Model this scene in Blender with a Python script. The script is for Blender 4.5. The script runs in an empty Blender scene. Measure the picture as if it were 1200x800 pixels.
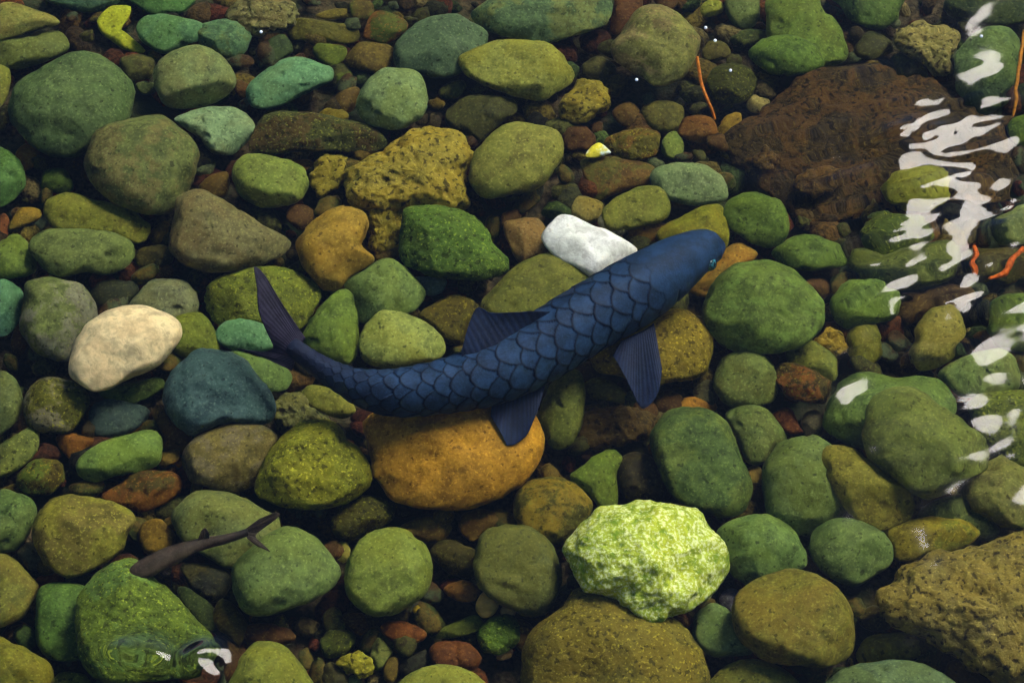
import bpy, math, random
import numpy as np
from mathutils import Vector, noise

# ---------------------------------------------------------------- camera, sky, sun, exposure
S = bpy.context.scene
PITCH = math.radians(55.0)
DIST = 2.9
TARGET = Vector((0.0, 0.0, 0.06))
LENS, SENSOR = 85.0, 36.0
WATER_Z = 0.218
IOR_T = 1.20
cam = bpy.data.cameras.new('camera')
cam_ob = bpy.data.objects.new('camera', cam)
S.collection.objects.link(cam_ob)
cam.lens = LENS
cam.sensor_width = SENSOR
cam.clip_start = 0.05
cam.clip_end = 500.0
CAM = TARGET + Vector((0, -DIST * math.cos(PITCH), DIST * math.sin(PITCH)))
cam_ob.location = CAM
cam_ob.rotation_euler = (math.pi / 2 - PITCH, 0, 0)
S.camera = cam_ob

SUN_EL, SUN_AZ = math.radians(45.0), math.radians(46.0)
world = bpy.data.worlds.new('World')
S.world = world
world.use_nodes = True
wn = world.node_tree
sky = wn.nodes.new('ShaderNodeTexSky')
sky.sky_type = 'NISHITA'
sky.sun_disc = False
sky.sun_elevation = SUN_EL
sky.sun_rotation = SUN_AZ
sky.dust_density = 0.2
sky.air_density = 0.7
wn.links.new(sky.outputs[0], wn.nodes['Background'].inputs[0])
wn.nodes['Background'].inputs[1].default_value = 0.07
sun = bpy.data.lights.new('sun', 'SUN')
sun.energy = 2.8
sun.angle = math.radians(34.0)
sun.color = (1.0, 0.93, 0.84)
sun_ob = bpy.data.objects.new('sun', sun)
S.collection.objects.link(sun_ob)
sd = Vector((math.sin(SUN_AZ) * math.cos(SUN_EL), math.cos(SUN_AZ) * math.cos(SUN_EL), math.sin(SUN_EL)))
sun_ob.rotation_euler = sd.to_track_quat('Z', 'Y').to_euler()
sun_ob.location = sd * 10
S.view_settings.view_transform = 'Standard'
S.view_settings.look = 'None'
S.view_settings.gamma = 1.0
S.view_settings.use_curve_mapping = False
S.view_settings.exposure = 1.5
S.cycles.use_denoising = True
S.cycles.max_bounces = 10
S.cycles.transmission_bounces = 8
S.cycles.transparent_max_bounces = 8
S.cycles.caustics_refractive = True
S.cycles.caustics_reflective = True
S.cycles.blur_glossy = 0.0

# ---------------------------------------------------------------- helpers
rng = random.Random(7)
C = S.collection
FWD = Vector((0, math.cos(PITCH), -math.sin(PITCH)))
UPV = Vector((0, math.sin(PITCH), math.cos(PITCH)))
FPX = LENS / SENSOR * 1200.0


def ray(px, py):
    """Ray of the view through photo point (px, py), bent at the water level: point on the water, direction below it."""
    d = (FWD * FPX + Vector((1, 0, 0)) * (px - 600.0) + UPV * (400.0 - py)).normalized()
    p = CAM + d * ((WATER_Z - CAM.z) / d.z)
    e = 1.0 / IOR_T
    c = -d.z
    k = 1 - e * e * (1 - c * c)
    r = d * e + Vector((0, 0, 1)) * (e * c - math.sqrt(k))
    return p, r.normalized()


def at(px, py, z):
    p, r = ray(px, py)
    return p + r * ((z - p.z) / r.z)


def lin(h):
    h = h.lstrip('#')
    v = [int(h[i:i + 2], 16) / 255 for i in (0, 2, 4)]
    return tuple(x / 12.92 if x <= 0.04045 else ((x + 0.055) / 1.055) ** 2.4 for x in v)


def tint(c, k, add=(0, 0, 0)):
    return tuple(min(0.9, max(0.0, c[i] * k + add[i])) for i in range(3)) + (1,)


def tag(o, label=None, cat=None, group=None, kind=None):
    if label: o['label'] = label
    if cat: o['category'] = cat
    if group: o['group'] = group
    if kind: o['kind'] = kind
    return o


def mesh_obj(name, verts, faces, mat, parent=None, smooth=True, loc=None):
    me = bpy.data.meshes.new(name)
    me.from_pydata([tuple(v) for v in verts], [], faces)
    if smooth:
        me.shade_smooth()
    if mat:
        me.materials.append(mat)
    o = bpy.data.objects.new(name, me)
    C.objects.link(o)
    if loc is not None:
        o.location = loc
    if parent:
        o.parent = parent
    return o


def catmull(pts, n, closed=True):
    P = np.array(pts, float)
    m = len(P)
    out = []
    segs = m if closed else m - 1
    dense = []
    for i in range(segs):
        g = (lambda k: P[k % m]) if closed else (lambda k: P[min(max(k, 0), m - 1)])
        p0, p1, p2, p3 = g(i - 1), g(i), g(i + 1), g(i + 2)
        for t in np.linspace(0, 1, 14, endpoint=False):
            dense.append(0.5 * (2 * p1 + (p2 - p0) * t + (2 * p0 - 5 * p1 + 4 * p2 - p3) * t * t + (3 * p1 - p0 - 3 * p2 + p3) * t ** 3))
    if closed:
        dense.append(dense[0])
    else:
        dense.append(P[-1])
    D = np.array(dense)
    s = np.concatenate([[0], np.cumsum(np.linalg.norm(np.diff(D, axis=0), axis=1))])
    q = np.linspace(0, s[-1], n, endpoint=not closed)
    return np.stack([np.interp(q, s, D[:, k]) for k in range(D.shape[1])], 1)


# ---------------------------------------------------------------- materials
class NT:
    def __init__(self, name):
        self.m = bpy.data.materials.new(name)
        self.m.use_nodes = True
        self.t = self.m.node_tree
        self.b = self.t.nodes['Principled BSDF']

    def n(self, kind, **kw):
        x = self.t.nodes.new('ShaderNode' + kind)
        for k, v in kw.items():
            if k.startswith('i_'):
                x.inputs[k[2:].replace('_', ' ')].default_value = v
            else:
                setattr(x, k, v)
        return x

    def l(self, a, b):
        self.t.links.new(a, b)

    def ramp(self, src, a, b):
        r = self.n('MapRange', interpolation_type='SMOOTHSTEP')
        r.inputs['From Min'].default_value = a
        r.inputs['From Max'].default_value = b
        self.l(src, r.inputs['Value'])
        return r.outputs['Result']

    def mix(self, f, a, b):
        m = self.n('Mix', data_type='RGBA')
        if isinstance(f, float): m.inputs['Factor'].default_value = f
        else: self.l(f, m.inputs['Factor'])
        for v, s in ((a, m.inputs['A']), (b, m.inputs['B'])):
            pass
        A = [s for s in m.inputs if s.name == 'A' and s.type == 'RGBA'][0]
        B = [s for s in m.inputs if s.name == 'B' and s.type == 'RGBA'][0]
        for v, s in ((a, A), (b, B)):
            if isinstance(v, tuple): s.default_value = v
            else: self.l(v, s)
        return [s for s in m.outputs if s.type == 'RGBA'][0]

    def math(self, op, a, b):
        m = self.n('Math', operation=op)
        for v, s in ((a, m.inputs[0]), (b, m.inputs[1])):
            if isinstance(v, (int, float)): s.default_value = v
            else: self.l(v, s)
        return m.outputs[0]

    def noise(self, co, scale, detail=3.0, rough=0.55, dist=0.0):
        x = self.n('TexNoise')
        x.inputs['Scale'].default_value = scale
        x.inputs['Detail'].default_value = detail
        x.inputs['Roughness'].default_value = rough
        x.inputs['Distortion'].default_value = dist
        self.l(co, x.inputs['Vector'])
        return x.outputs['Fac']


GAIN = 0.74


def algae(c, kind):
    """All stones but the pale ones wear the same thin olive film."""
    if kind in 'wl':
        return c
    y = 0.3 * c[0] + 0.6 * c[1] + 0.1 * c[2]
    film = (1.0 * y, 1.0 * y, 0.10 * y)
    return tuple((0.70, 0.70, 0.62)[i] * c[i] + 0.30 * film[i] for i in range(3))


def stone_mat(hexa, hexb, kind, seed):
    g = GAIN * (1.12 if kind in 'wl' else 1.0)
    c = algae(lin(hexa), kind)
    c = tuple(min(0.88, g * x) for x in c)
    T = NT('stone_surface')
    tc = T.n('TexCoord')
    off = T.n('VectorMath', operation='ADD')
    r = random.Random(seed)
    off.inputs[1].default_value = (r.uniform(-9, 9), r.uniform(-9, 9), r.uniform(-9, 9))
    T.l(tc.outputs['Object'], off.inputs[0])
    co = off.outputs[0]
    big = T.noise(co, 17, 4, 0.6, 0.4)
    mid = T.noise(co, 62, 6, 0.68, 0.3)
    grain = T.noise(co, 290, 3, 0.6)
    spot = T.noise(co, 150, 2, 0.5)
    dark, light = tint(c, 0.66), tint(c, 1.3, (0.012, 0.010, 0.0))
    col = T.mix(T.ramp(mid, 0.32, 0.66), dark, light)
    if hexb:
        c2 = tuple(g * x for x in algae(lin(hexb), kind))
        alt = T.mix(T.ramp(mid, 0.3, 0.68), tint(c2, 0.55), tint(c2, 1.4))
        col = T.mix(T.ramp(T.math('ADD', big, T.math('MULTIPLY', T.math('SUBTRACT', mid, 0.5), 0.5)), 0.46, 0.58), col, alt)
    else:
        # slow drift between a browner and a greener growth of algae
        k = 0.35 if kind != 'w' else 0.12
        hue = r.choice([(1.3, 0.95, 0.75), (0.95, 1.05, 0.85), (1.3, 1.12, 0.5), (1.25, 1.1, 0.6)])
        alt = tuple(min(0.9, c[i] * hue[i] * 1.05) for i in range(3)) + (1,)
        f = T.math('MULTIPLY', T.ramp(big, 0.4, 0.62), k * 1.6)
        col = T.mix(f, col, alt)
    # pale / yellow flecks and dark pits
    lum = sum(c) / 3
    if kind == 'm':
        col = T.mix(T.math('MULTIPLY', T.ramp(grain, 0.56, 0.68), 0.85), col, tint(c, 2.2, (0.10, 0.085, 0.0)))
        col = T.mix(T.math('MULTIPLY', T.ramp(spot, 0.42, 0.34), 0.8), col, tint(c, 0.28))
    elif kind == 'l':
        col = T.mix(T.math('MULTIPLY', T.ramp(T.math('ADD', T.math('MULTIPLY', grain, 0.7), T.math('MULTIPLY', mid, 0.3)), 0.48, 0.60), 0.7), col, (0.86, 0.9, 0.5, 1))
        col = T.mix(T.math('MULTIPLY', T.ramp(mid, 0.48, 0.37), 0.85), col, (0.16, 0.28, 0.012, 1))
    elif kind == 'r':
        col = T.mix(T.math('MULTIPLY', T.ramp(grain, 0.55, 0.7), 0.7), col, tint(c, 2.2, (0.05, 0.04, 0.0)))
        col = T.mix(T.math('MULTIPLY', T.ramp(spot, 0.46, 0.33), 0.9), col, tint(c, 0.18))
    elif kind == 'w':
        col = T.mix(T.math('MULTIPLY', T.ramp(spot, 0.40, 0.32), 0.5), col, tint(c, 0.55, (0.02, 0.01, 0)))
        col = T.mix(T.math('MULTIPLY', T.ramp(mid, 0.56, 0.68), 0.4), col, tint((c[0], c[1] * 0.9, c[2] * 0.65), 1.0))
    else:
        col = T.mix(T.math('MULTIPLY', T.ramp(grain, 0.54, 0.70), 0.6), col, tint(c, 1.9, (0.06, 0.055, 0.006)))
        col = T.mix(T.math('MULTIPLY', T.ramp(grain, 0.44, 0.32), 0.5), col, tint(c, 0.45))
        col = T.mix(T.math('MULTIPLY', T.ramp(spot, 0.37, 0.30), 0.75), col, tint(c, 0.28))
    T.l(col, T.b.inputs['Base Color'])
    T.b.inputs['Roughness'].default_value = 0.75
    T.b.inputs['Specular IOR Level'].default_value = 0.12
    h = T.math('ADD', T.math('MULTIPLY', mid, 0.7), T.math('MULTIPLY', spot, 0.3))
    bp = T.n('Bump')
    bp.inputs['Strength'].default_value = 0.9 if kind in 'rml' else 0.6
    bp.inputs['Distance'].default_value = 0.006 if kind in 'rml' else 0.003
    T.l(h, bp.inputs['Height'])
    T.l(bp.outputs[0], T.b.inputs['Normal'])
    return T.m


def plain_mat(name, hexa, hexb=None, scale=120, rough=0.6, spec=0.2):
    c = lin(hexa)
    d = lin(hexb) if hexb else tuple(x * 0.5 for x in c)
    T = NT(name)
    tc = T.n('TexCoord')
    f = T.noise(tc.outputs['Object'], scale, 5, 0.6)
    T.l(T.mix(T.ramp(f, 0.35, 0.65), c + (1,), d + (1,)), T.b.inputs['Base Color'])
    T.b.inputs['Roughness'].default_value = rough
    T.b.inputs['Specular IOR Level'].default_value = spec
    return T.m


# ---------------------------------------------------------------- stones
OUTLINES = []


def stone(name, label, hexa, pts, kind='s', hexb=None, lift=0.0, thick=1.0, cat='stone', group=None, res=None, ztop=None):
    seed = hash((pts[0][0], pts[0][1], len(pts))) & 0xffff
    r = random.Random(seed)
    P = np.array(pts, float)
    span = float(np.ptp(P, axis=0).max())
    N = res or (88 if span > 130 else 64 if span > 60 else 36)
    R = N // 4
    if kind in 'rl':
        N = int(N * 1.5); R = int(R * 1.5)
    area = np.sum(P[:, 0] * np.roll(P[:, 1], -1) - np.roll(P[:, 0], -1) * P[:, 1])
    if area > 0:
        P = P[::-1]
    ol = catmull(P, N)
    OUTLINES.append(ol)
    cx, cy = ol.mean(0)
    q = ol - [cx, cy]
    ev = np.sqrt(np.maximum(np.linalg.eigvalsh(np.cov(q.T)), 1e-6)) * 1.414
    px = 1.0 / FPX * DIST
    rmin, rmax = ev[0] * px, ev[1] * px
    th = thick * min(0.80 * rmin + 0.05 * rmax, 0.075)
    zc = 0.0 + 0.92 * th + 0.3 * rmin * 0.5 + lift * 0.01
    c0 = at(cx, cy, zc)
    _, d = ray(cx, cy)
    up = -d
    nrm = (Vector((0, 0, 1)) * 0.55 + up * 0.45).normalized()
    edge = []
    for x, y in ol:
        p, rr = ray(x, y)
        t = (c0 - p).dot(nrm) / rr.dot(nrm)
        edge.append(p + rr * t - c0)
    sh = Vector((r.uniform(-.28, .28) * rmin, r.uniform(-.05, .3) * rmin, 0))
    ee = r.uniform(0.72, 0.9) if kind != 'r' else r.uniform(0.6, 0.75)
    verts = []
    rings = []
    for k in range(1, 2 * R):
        phi = -math.pi / 2 + math.pi * k / (2 * R)
        rho = math.cos(phi) ** ee
        hh = math.copysign(abs(math.sin(phi)) ** 0.95, phi) * th
        ring = []
        for e in edge:
            ring.append(len(verts))
            v = e * rho + up * hh
            if phi > 0:
                v = v + sh * (1 - rho) * 0.9
            verts.append(v)
        rings.append(ring)
    bot, top = len(verts), len(verts) + 1
    verts += [up * -th, up * th + sh * 0.9]
    # worn facets, as on river cobbles
    if kind != 'r':
        for _ in range(r.choice([2, 3, 4])):
            a, tilt = r.uniform(0, 2 * math.pi), r.uniform(0.1, 0.85)
            u1 = Vector((1, 0, 0)); v1 = up.cross(u1)
            fn = (up * math.cos(tilt) + (u1 * math.cos(a) + v1 * math.sin(a)) * math.sin(tilt)).normalized()
            mx = max(v.dot(fn) for v in verts)
            lim = mx * r.uniform(0.72, 0.9)
            for i, v in enumerate(verts):
                x = v.dot(fn) - lim
                if x > 0:
                    verts[i] = v - fn * (x * 0.78)
    o3 = Vector((r.uniform(-50, 50), r.uniform(-50, 50), r.uniform(-50, 50)))
    f1 = 1.1 / max(rmin, 0.012)
    a1 = 0.075 * rmin
    for i, v in enumerate(verts):
        dirn = v.normalized()
        w = a1 * noise.noise(v * f1 + o3) + a1 * 0.5 * noise.noise(v * f1 * 2.3 + o3)
        if kind == 's':
            w += a1 * 0.30 * noise.noise(v * f1 * 5 + o3)
            w -= a1 * 1.1 * max(0.0, noise.noise(v * f1 * 1.9 - o3) - 0.33) * 2.2
            w -= 0.0030 * max(0.0, noise.noise(v * 70 - o3) - 0.42) * 3
        elif kind == 'm':
            w += 0.0016 * noise.noise(v * 160 + o3) + a1 * 0.25 * noise.noise(v * f1 * 6 + o3)
        elif kind in 'rl':
            k = 1.0 if kind == 'r' else 0.6
            t = noise.fractal(v * 42 + o3, 0.8, 2.1, 5)
            w += k * (0.0055 * t - 0.004 * max(0.0, noise.noise(v * 95 + o3)) * 2)
        verts[i] = v + dirn * w
    faces = []
    for a, b in zip(rings[:-1], rings[1:]):
        for i in range(N):
            j = (i + 1) % N
            faces.append((a[i], a[j], b[j], b[i]))
    for i in range(N):
        j = (i + 1) % N
        faces.append((bot, rings[0][j], rings[0][i]))
        faces.append((top, rings[-1][i], rings[-1][j]))
    o = mesh_obj(name, verts, faces, stone_mat(hexa, hexb, kind, seed), loc=c0)
    tag(o, label, cat, group)
    return o
# ---------------------------------------------------------------- the setting: bed, gravel, water
def bed_mat():
    T = NT('stream_bed')
    tc = T.n('TexCoord')
    co = tc.outputs['Object']
    a, b = T.noise(co, 9, 5, 0.6), T.noise(co, 130, 5, 0.65)
    col = T.mix(T.ramp(b, 0.35, 0.65), (0.022, 0.018, 0.009, 1), (0.085, 0.06, 0.024, 1))
    col = T.mix(T.ramp(a, 0.45, 0.6), col, (0.03, 0.04, 0.014, 1))
    T.l(col, T.b.inputs['Base Color'])
    T.b.inputs['Roughness'].default_value = 0.9
    T.b.inputs['Specular IOR Level'].default_value = 0.1
    bp = T.n('Bump')
    bp.inputs['Distance'].default_value = 0.004
    T.l(b, bp.inputs['Height'])
    T.l(bp.outputs[0], T.b.inputs['Normal'])
    return T.m


def warped_axis(core, n, far, m):
    """Grid lines: even inside +-core, widening out to +-far."""
    inner = list(np.linspace(-core, core, n))
    outer = [core + (far - core) * (k / m) ** 2.6 for k in range(1, m + 1)]
    return [-x for x in reversed(outer)] + inner + outer


def grid(name, xs, ys, zf, mat):
    nx, ny = len(xs), len(ys)
    X, Y = np.meshgrid(xs, ys)
    Z = zf(X, Y)
    co = np.stack([X, Y, Z], 2).reshape(-1, 3).astype(np.float32)
    i = np.arange((nx - 1) * (ny - 1))
    r, c = i // (nx - 1), i % (nx - 1)
    a = r * nx + c
    q = np.stack([a, a + 1, a + nx + 1, a + nx], 1).astype(np.int32)
    me = bpy.data.meshes.new(name)
    me.vertices.add(len(co)); me.vertices.foreach_set('co', co.ravel())
    me.loops.add(q.size); me.loops.foreach_set('vertex_index', q.ravel())
    me.polygons.add(len(q)); me.polygons.foreach_set('loop_start', np.arange(0, q.size, 4, dtype=np.int32))
    me.update(); me.shade_smooth()
    me.materials.append(mat)
    o = bpy.data.objects.new(name, me)
    C.objects.link(o)
    return o


bed = grid('stream_bed', warped_axis(1.2, 160, 60, 24), warped_axis(1.2, 160, 60, 24),
           lambda X, Y: -0.012 + 0.006 * np.sin(X * 7 + 1.3) * np.cos(Y * 6) + 0.003 * np.sin(X * 23 + Y * 17), bed_mat())
tag(bed, 'dark brown gravelly bed of the clear stream', kind='structure')


def lump(n_lat, n_lon, size, seed):
    """A small rounded stone as vertex and face lists."""
    r = random.Random(seed)
    vs, fs = [], []
    o3 = Vector((r.uniform(-90, 90), r.uniform(-90, 90), r.uniform(-90, 90)))
    for i in range(1, n_lat):
        p = math.pi * i / n_lat
        for j in range(n_lon):
            t = 2 * math.pi * j / n_lon
            v = Vector((math.sin(p) * math.cos(t), math.sin(p) * math.sin(t), math.cos(p)))
            vs.append(v * (1 + 0.28 * noise.noise(v * 1.3 + o3) + 0.1 * noise.noise(v * 3 + o3)))
    vs += [Vector((0, 0, 1)), Vector((0, 0, -1))]
    for i in range(n_lat - 2):
        for j in range(n_lon):
            k = (j + 1) % n_lon
            fs.append((i * n_lon + j, (i + 1) * n_lon + j, (i + 1) * n_lon + k, i * n_lon + k))
    t, b = len(vs) - 2, len(vs) - 1
    for j in range(n_lon):
        k = (j + 1) % n_lon
        fs.append((t, j, k)); fs.append((b, (n_lat - 2) * n_lon + k, (n_lat - 2) * n_lon + j))
    rot = Vector((r.random(), r.random(), r.random()))
    from mathutils import Euler
    e = Euler((r.uniform(-.5, .5), r.uniform(-.5, .5), r.uniform(0, 6.28))).to_matrix()
    sc = Vector((size * r.uniform(.8, 1.4), size * r.uniform(.7, 1.0), size * r.uniform(.5, .75)))
    return [e @ Vector((v.x * sc.x, v.y * sc.y, v.z * sc.z)) for v in vs], fs


def rubble(name, spots, palette, lat, lon, label, cat):
    """Many stones nobody could count, as one mesh with a colour for each."""
    V, F, K = [], [], []
    base = [lump(lat, lon, 1.0, 100 + k) for k in range(24)]
    for (x, y, z, s) in spots:
        vs, fs = base[rng.randrange(24)]
        o = len(V)
        c = palette[rng.randrange(len(palette))]
        g = rng.uniform(0.3, 0.75) * (1.2 if cat == 'cobbles' else 1.0)
        a = rng.uniform(0, 6.28)
        ca, sa = math.cos(a), math.sin(a)
        V += [(x + s * (v.x * ca - v.y * sa), y + s * (v.x * sa + v.y * ca), z + s * v.z) for v in vs]
        F += [tuple(i + o for i in f) for f in fs]
        K += [(c[0] * g, c[1] * g, c[2] * g, 1)] * len(vs)
    T = NT(name)
    at_ = T.n('Attribute', attribute_name='tone')
    tc = T.n('TexCoord')
    f = T.noise(tc.outputs['Object'], 190, 5, 0.65)
    dk = T.n('Mix', data_type='RGBA', blend_type='MULTIPLY')
    dk.inputs['Factor'].default_value = 1.0
    A = [s for s in dk.inputs if s.name == 'A' and s.type == 'RGBA'][0]
    B = [s for s in dk.inputs if s.name == 'B' and s.type == 'RGBA'][0]
    T.l(at_.outputs['Color'], A)
    T.l(T.mix(T.ramp(f, 0.33, 0.68), (0.35, 0.35, 0.35, 1), (1.7, 1.7, 1.5, 1)), B)
    T.l([s for s in dk.outputs if s.type == 'RGBA'][0], T.b.inputs['Base Color'])
    T.b.inputs['Roughness'].default_value = 0.8
    T.b.inputs['Specular IOR Level'].default_value = 0.12
    bp = T.n('Bump'); bp.inputs['Distance'].default_value = 0.003
    T.l(f, bp.inputs['Height']); T.l(bp.outputs[0], T.b.inputs['Normal'])
    o = mesh_obj(name, V, F, T.m)
    ca = o.data.color_attributes.new('tone', 'FLOAT_COLOR', 'POINT')
    ca.data.foreach_set('color', np.array(K, np.float32).ravel())
    tag(o, label, cat, kind='stuff')
    return o


pal_gravel = [lin(h) for h in ('#5e4418', '#4a4a1c', '#6a3c14', '#3a3a1a', '#6e5e20', '#4e2c12', '#3e4e1e', '#54401c', '#2c2c18', '#7a6a3a', '#5a2c14')]
sp = []
for _ in range(3800):
    x, y = rng.uniform(-0.95, 0.95), rng.uniform(-0.75, 0.95)
    s = rng.choice([0.006, 0.008, 0.010, 0.013, 0.017, 0.022])
    sp.append((x, y, -0.008 + s * rng.uniform(0.2, 0.9), s))
rubble('gravel', sp, pal_gravel, 6, 9, 'brown and olive gravel filling the gaps between the stones', 'gravel')

# cobbles that carry the stream bed on past the picture
pal_c = [lin(h) for h in ('#5b6b40', '#4b6743', '#6f6f28', '#4e7040', '#6a6448', '#7d7c3c', '#46612a', '#3f7a5a', '#7a5a20', '#56683c')]
sp = []
tries = 0
corner = [at(-30, -30, 0.03), at(1230, -30, 0.03), at(1230, 830, 0.03), at(-30, 830, 0.03)]
while len(sp) < 340 and tries < 9000:
    tries += 1
    x, y = rng.uniform(-1.7, 1.7), rng.uniform(-1.35, 1.75)
    s = rng.uniform(0.03, 0.065)
    d = min(((corner[(k + 1) % 4].x - corner[k].x) * (y - corner[k].y) - (corner[(k + 1) % 4].y - corner[k].y) * (x - corner[k].x)) /
            math.hypot(corner[(k + 1) % 4].x - corner[k].x, corner[(k + 1) % 4].y - corner[k].y) * -1 for k in range(4))
    if d > -1.25 * s:
        continue
    if any((x - p[0]) ** 2 + (y - p[1]) ** 2 < (0.85 * (s + p[3])) ** 2 for p in sp):
        continue
    sp.append((x, y, 0.5 * s, s))
rubble('cobbles', sp, pal_c, 14, 20, 'green and olive cobbles of the stream bed further out', 'cobbles')
# ---------------------------------------------------------------- the stones, each from its own outline
# top edge, going right
stone('cobble', 'olive wedge shaped cobble lying on a longer grey green one', '#7d8045', [(7,2),(28,6),(65,21),(68,29),(50,35),(0,48),(-10,40),(-4,12)], lift=2)
stone('cobble', 'long grey green cobble under the olive wedge shaped cobble', '#5b6b40', [(-10,50),(25,43),(60,37),(75,40),(81,55),(72,65),(45,76),(22,81),(-8,76)])
stone('cobble', 'dark teal cobble behind the bright yellow green angular stone', '#2f5a4a', [(46,-12),(60,4),(98,15),(125,13),(142,0),(120,-16),(80,-20)])
stone('cobble', 'leaf green cobble behind the pair of joined teal cobbles', '#3f7440', [(140,-12),(155,3),(175,15),(195,19),(218,13),(230,0),(215,-16),(175,-20)])
stone('angular_stone', 'bright yellow green angular stone with a notched side', '#a0a818', [(114,27),(118,17),(131,9),(153,7),(151,22),(144,32),(146,44),(160,48),(171,61),(150,59),(134,50),(120,40)], thick=.7)
stone('cobble', 'teal green cobble, fatter of the joined pair', '#3f7a58', [(161,27),(170,19),(187,16),(215,20),(238,28),(240,42),(225,50),(207,57),(190,62),(172,53),(162,42)], lift=.5)
stone('cobble', 'teal cobble with brown side, leaner of the joined pair', '#4a7a5c', [(222,35),(245,25),(270,22),(288,26),(295,40),(293,55),(283,66),(270,70),(250,62),(232,52)], hexb='#54683a')
stone('cobble', 'pale grey green round cobble with chipped corner in front of joined pair', '#6c8058', [(180,88),(190,68),(212,55),(240,54),(265,70),(277,92),(270,108),(250,122),(225,130),(200,128),(184,112)], lift=1)
stone('boulder', 'large dark green pitted cobble beside the long grey green one', '#4b6743', [(10,120),(18,98),(50,78),(85,60),(120,65),(145,82),(157,110),(152,140),(130,165),(100,180),(72,183),(45,175),(20,158),(10,140)])
stone('boulder', 'large olive cobble with brownish shoulder behind the purple grey boulder', '#5f6c42', [(98,190),(105,165),(125,147),(155,138),(190,136),(215,150),(233,170),(236,190),(228,215),(215,235),(185,250),(160,247),(130,235),(108,215)], lift=1.5, hexb='#6c6440')
stone('cobble', 'pale mint green egg shaped cobble touching the large olive cobble', '#72987a', [(203,140),(218,132),(250,125),(272,124),(288,132),(299,148),(293,165),(272,182),(250,179),(235,165),(220,152)], lift=.5)
stone('cobble', 'deep green rounded cobble behind the golden brown pebble', '#3f7440', [(-14,178),(0,170),(18,182),(29,200),(29,220),(15,236),(-5,242),(-18,225)])
stone('cobble', 'yellow olive sliver of stone beside the large dark green cobble', '#7a7a30', [(-12,78),(5,76),(13,84),(12,100),(6,120),(-8,130)])
stone('pebble', 'brown green pebble beside the chipped round cobble', '#4a4a25', [(141,68),(162,62),(182,72),(176,90),(155,95),(142,82)])
stone('pebble', 'small green pebble under the brown green pebble', '#4a5a30', [(158,100),(168,95),(182,98),(184,108),(168,112)])
stone('pebble', 'orange brown pebble in front of the large dark green cobble', '#7a5018', [(18,178),(30,167),(44,172),(46,190),(30,200),(20,192)])
stone('rough_rock', 'rough pitted grey olive rock behind the bright teal cobble', '#6f6c48', [(268,12),(290,-4),(330,-2),(352,16),(347,30),(330,40),(305,43),(280,38),(268,25)], 'r')
stone('cobble', 'dark olive elongated cobble between rough grey rock and red cobble', '#55501e', [(335,27),(350,20),(382,25),(415,31),(422,45),(407,51),(375,48),(342,46)])
stone('pebble', 'mustard flat pebble behind the dark olive elongated cobble', '#6e5c1e', [(370,17),(388,10),(406,9),(413,19),(395,23),(376,22)])
stone('cobble', 'rusty red cobble with green edges', '#80401c', [(425,40),(435,18),(450,13),(470,20),(479,32),(468,45),(455,51),(437,47)], hexb='#4c5a1c', lift=.5)
stone('pebble', 'brown and green pebble behind the rusty red cobble', '#5e4a20', [(408,6),(420,-4),(436,2),(438,18),(425,25),(412,20)], hexb='#44521c')
stone('cobble', 'dark slate teal cobble with a glint, behind the pale egg shaped one', '#4a6654', [(462,68),(466,50),(480,33),(505,20),(530,16),(552,24),(570,36),(572,48),(565,62),(548,80),(530,91),(500,90),(475,84),(463,78)])
stone('boulder', 'large mottled teal boulder with undercut front', '#4c6e50', [(552,18),(565,5),(590,-8),(650,-12),(705,-8),(718,5),(712,28),(695,36),(660,47),(640,52),(610,46),(580,40),(560,30)], hexb='#6a7444', lift=1)
stone('cobble', 'khaki oblong cobble in front of the mottled teal boulder', '#80843f', [(537,70),(545,60),(570,50),(600,46),(640,50),(660,65),(672,84),(668,98),(650,110),(632,119),(600,113),(565,100),(545,88)], lift=1)
stone('cobble', 'bright teal green tapered cobble behind the dark mossy slab', '#4d9070', [(288,108),(295,95),(322,75),(345,66),(367,70),(388,80),(392,92),(382,100),(357,111),(337,120),(312,128),(294,124)], lift=1)
stone('cobble', 'pale sage egg shaped cobble with a dark chip at its foot', '#6f8e66', [(416,125),(420,110),(432,93),(452,81),(470,81),(490,84),(499,100),(501,125),(490,142),(470,152),(455,152),(435,146),(422,138)], lift=2)
stone('slab', 'dark mossy brown slab with a rusty rim', '#3d4420', [(292,165),(302,145),(315,133),(337,130),(375,133),(405,140),(435,148),(453,163),(446,177),(412,178),(350,178),(320,181),(295,178)], 'm', lift=1.5, thick=.8, hexb='#4a3618')
stone('pebble', 'yellow brown pebble behind the dark mossy slab', '#7a661a', [(374,134),(384,126),(400,127),(410,138),(395,146),(378,142)])
stone('cobble', 'brown squarish cobble beside the dark slate teal cobble', '#5e481a', [(403,73),(412,58),(422,49),(442,50),(460,55),(462,72),(450,86),(432,86),(410,78)])
stone('pebble', 'moss green pebble beside the brown squarish cobble', '#4a5e1c', [(366,62),(372,51),(385,51),(405,55),(405,68),(390,80),(378,74)])
stone('pebble', 'small moss green pebble touching the bright teal tapered cobble', '#4a5e1c', [(390,84),(400,80),(411,82),(413,93),(402,101),(392,96)])
stone('pebble', 'dark bottle green pebble in front of the rough pitted grey rock', '#2c4428', [(312,52),(324,41),(338,45),(343,60),(330,70),(318,72)])
stone('pebble', 'brown pebble beside the pale sage egg shaped cobble', '#5e421a', [(392,118),(400,105),(418,102),(423,108),(414,130),(400,133)])
stone('pebble', 'dark olive pebble in front of the khaki oblong cobble', '#4c521e', [(514,108),(525,98),(543,95),(546,105),(536,115),(518,115)])
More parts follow.
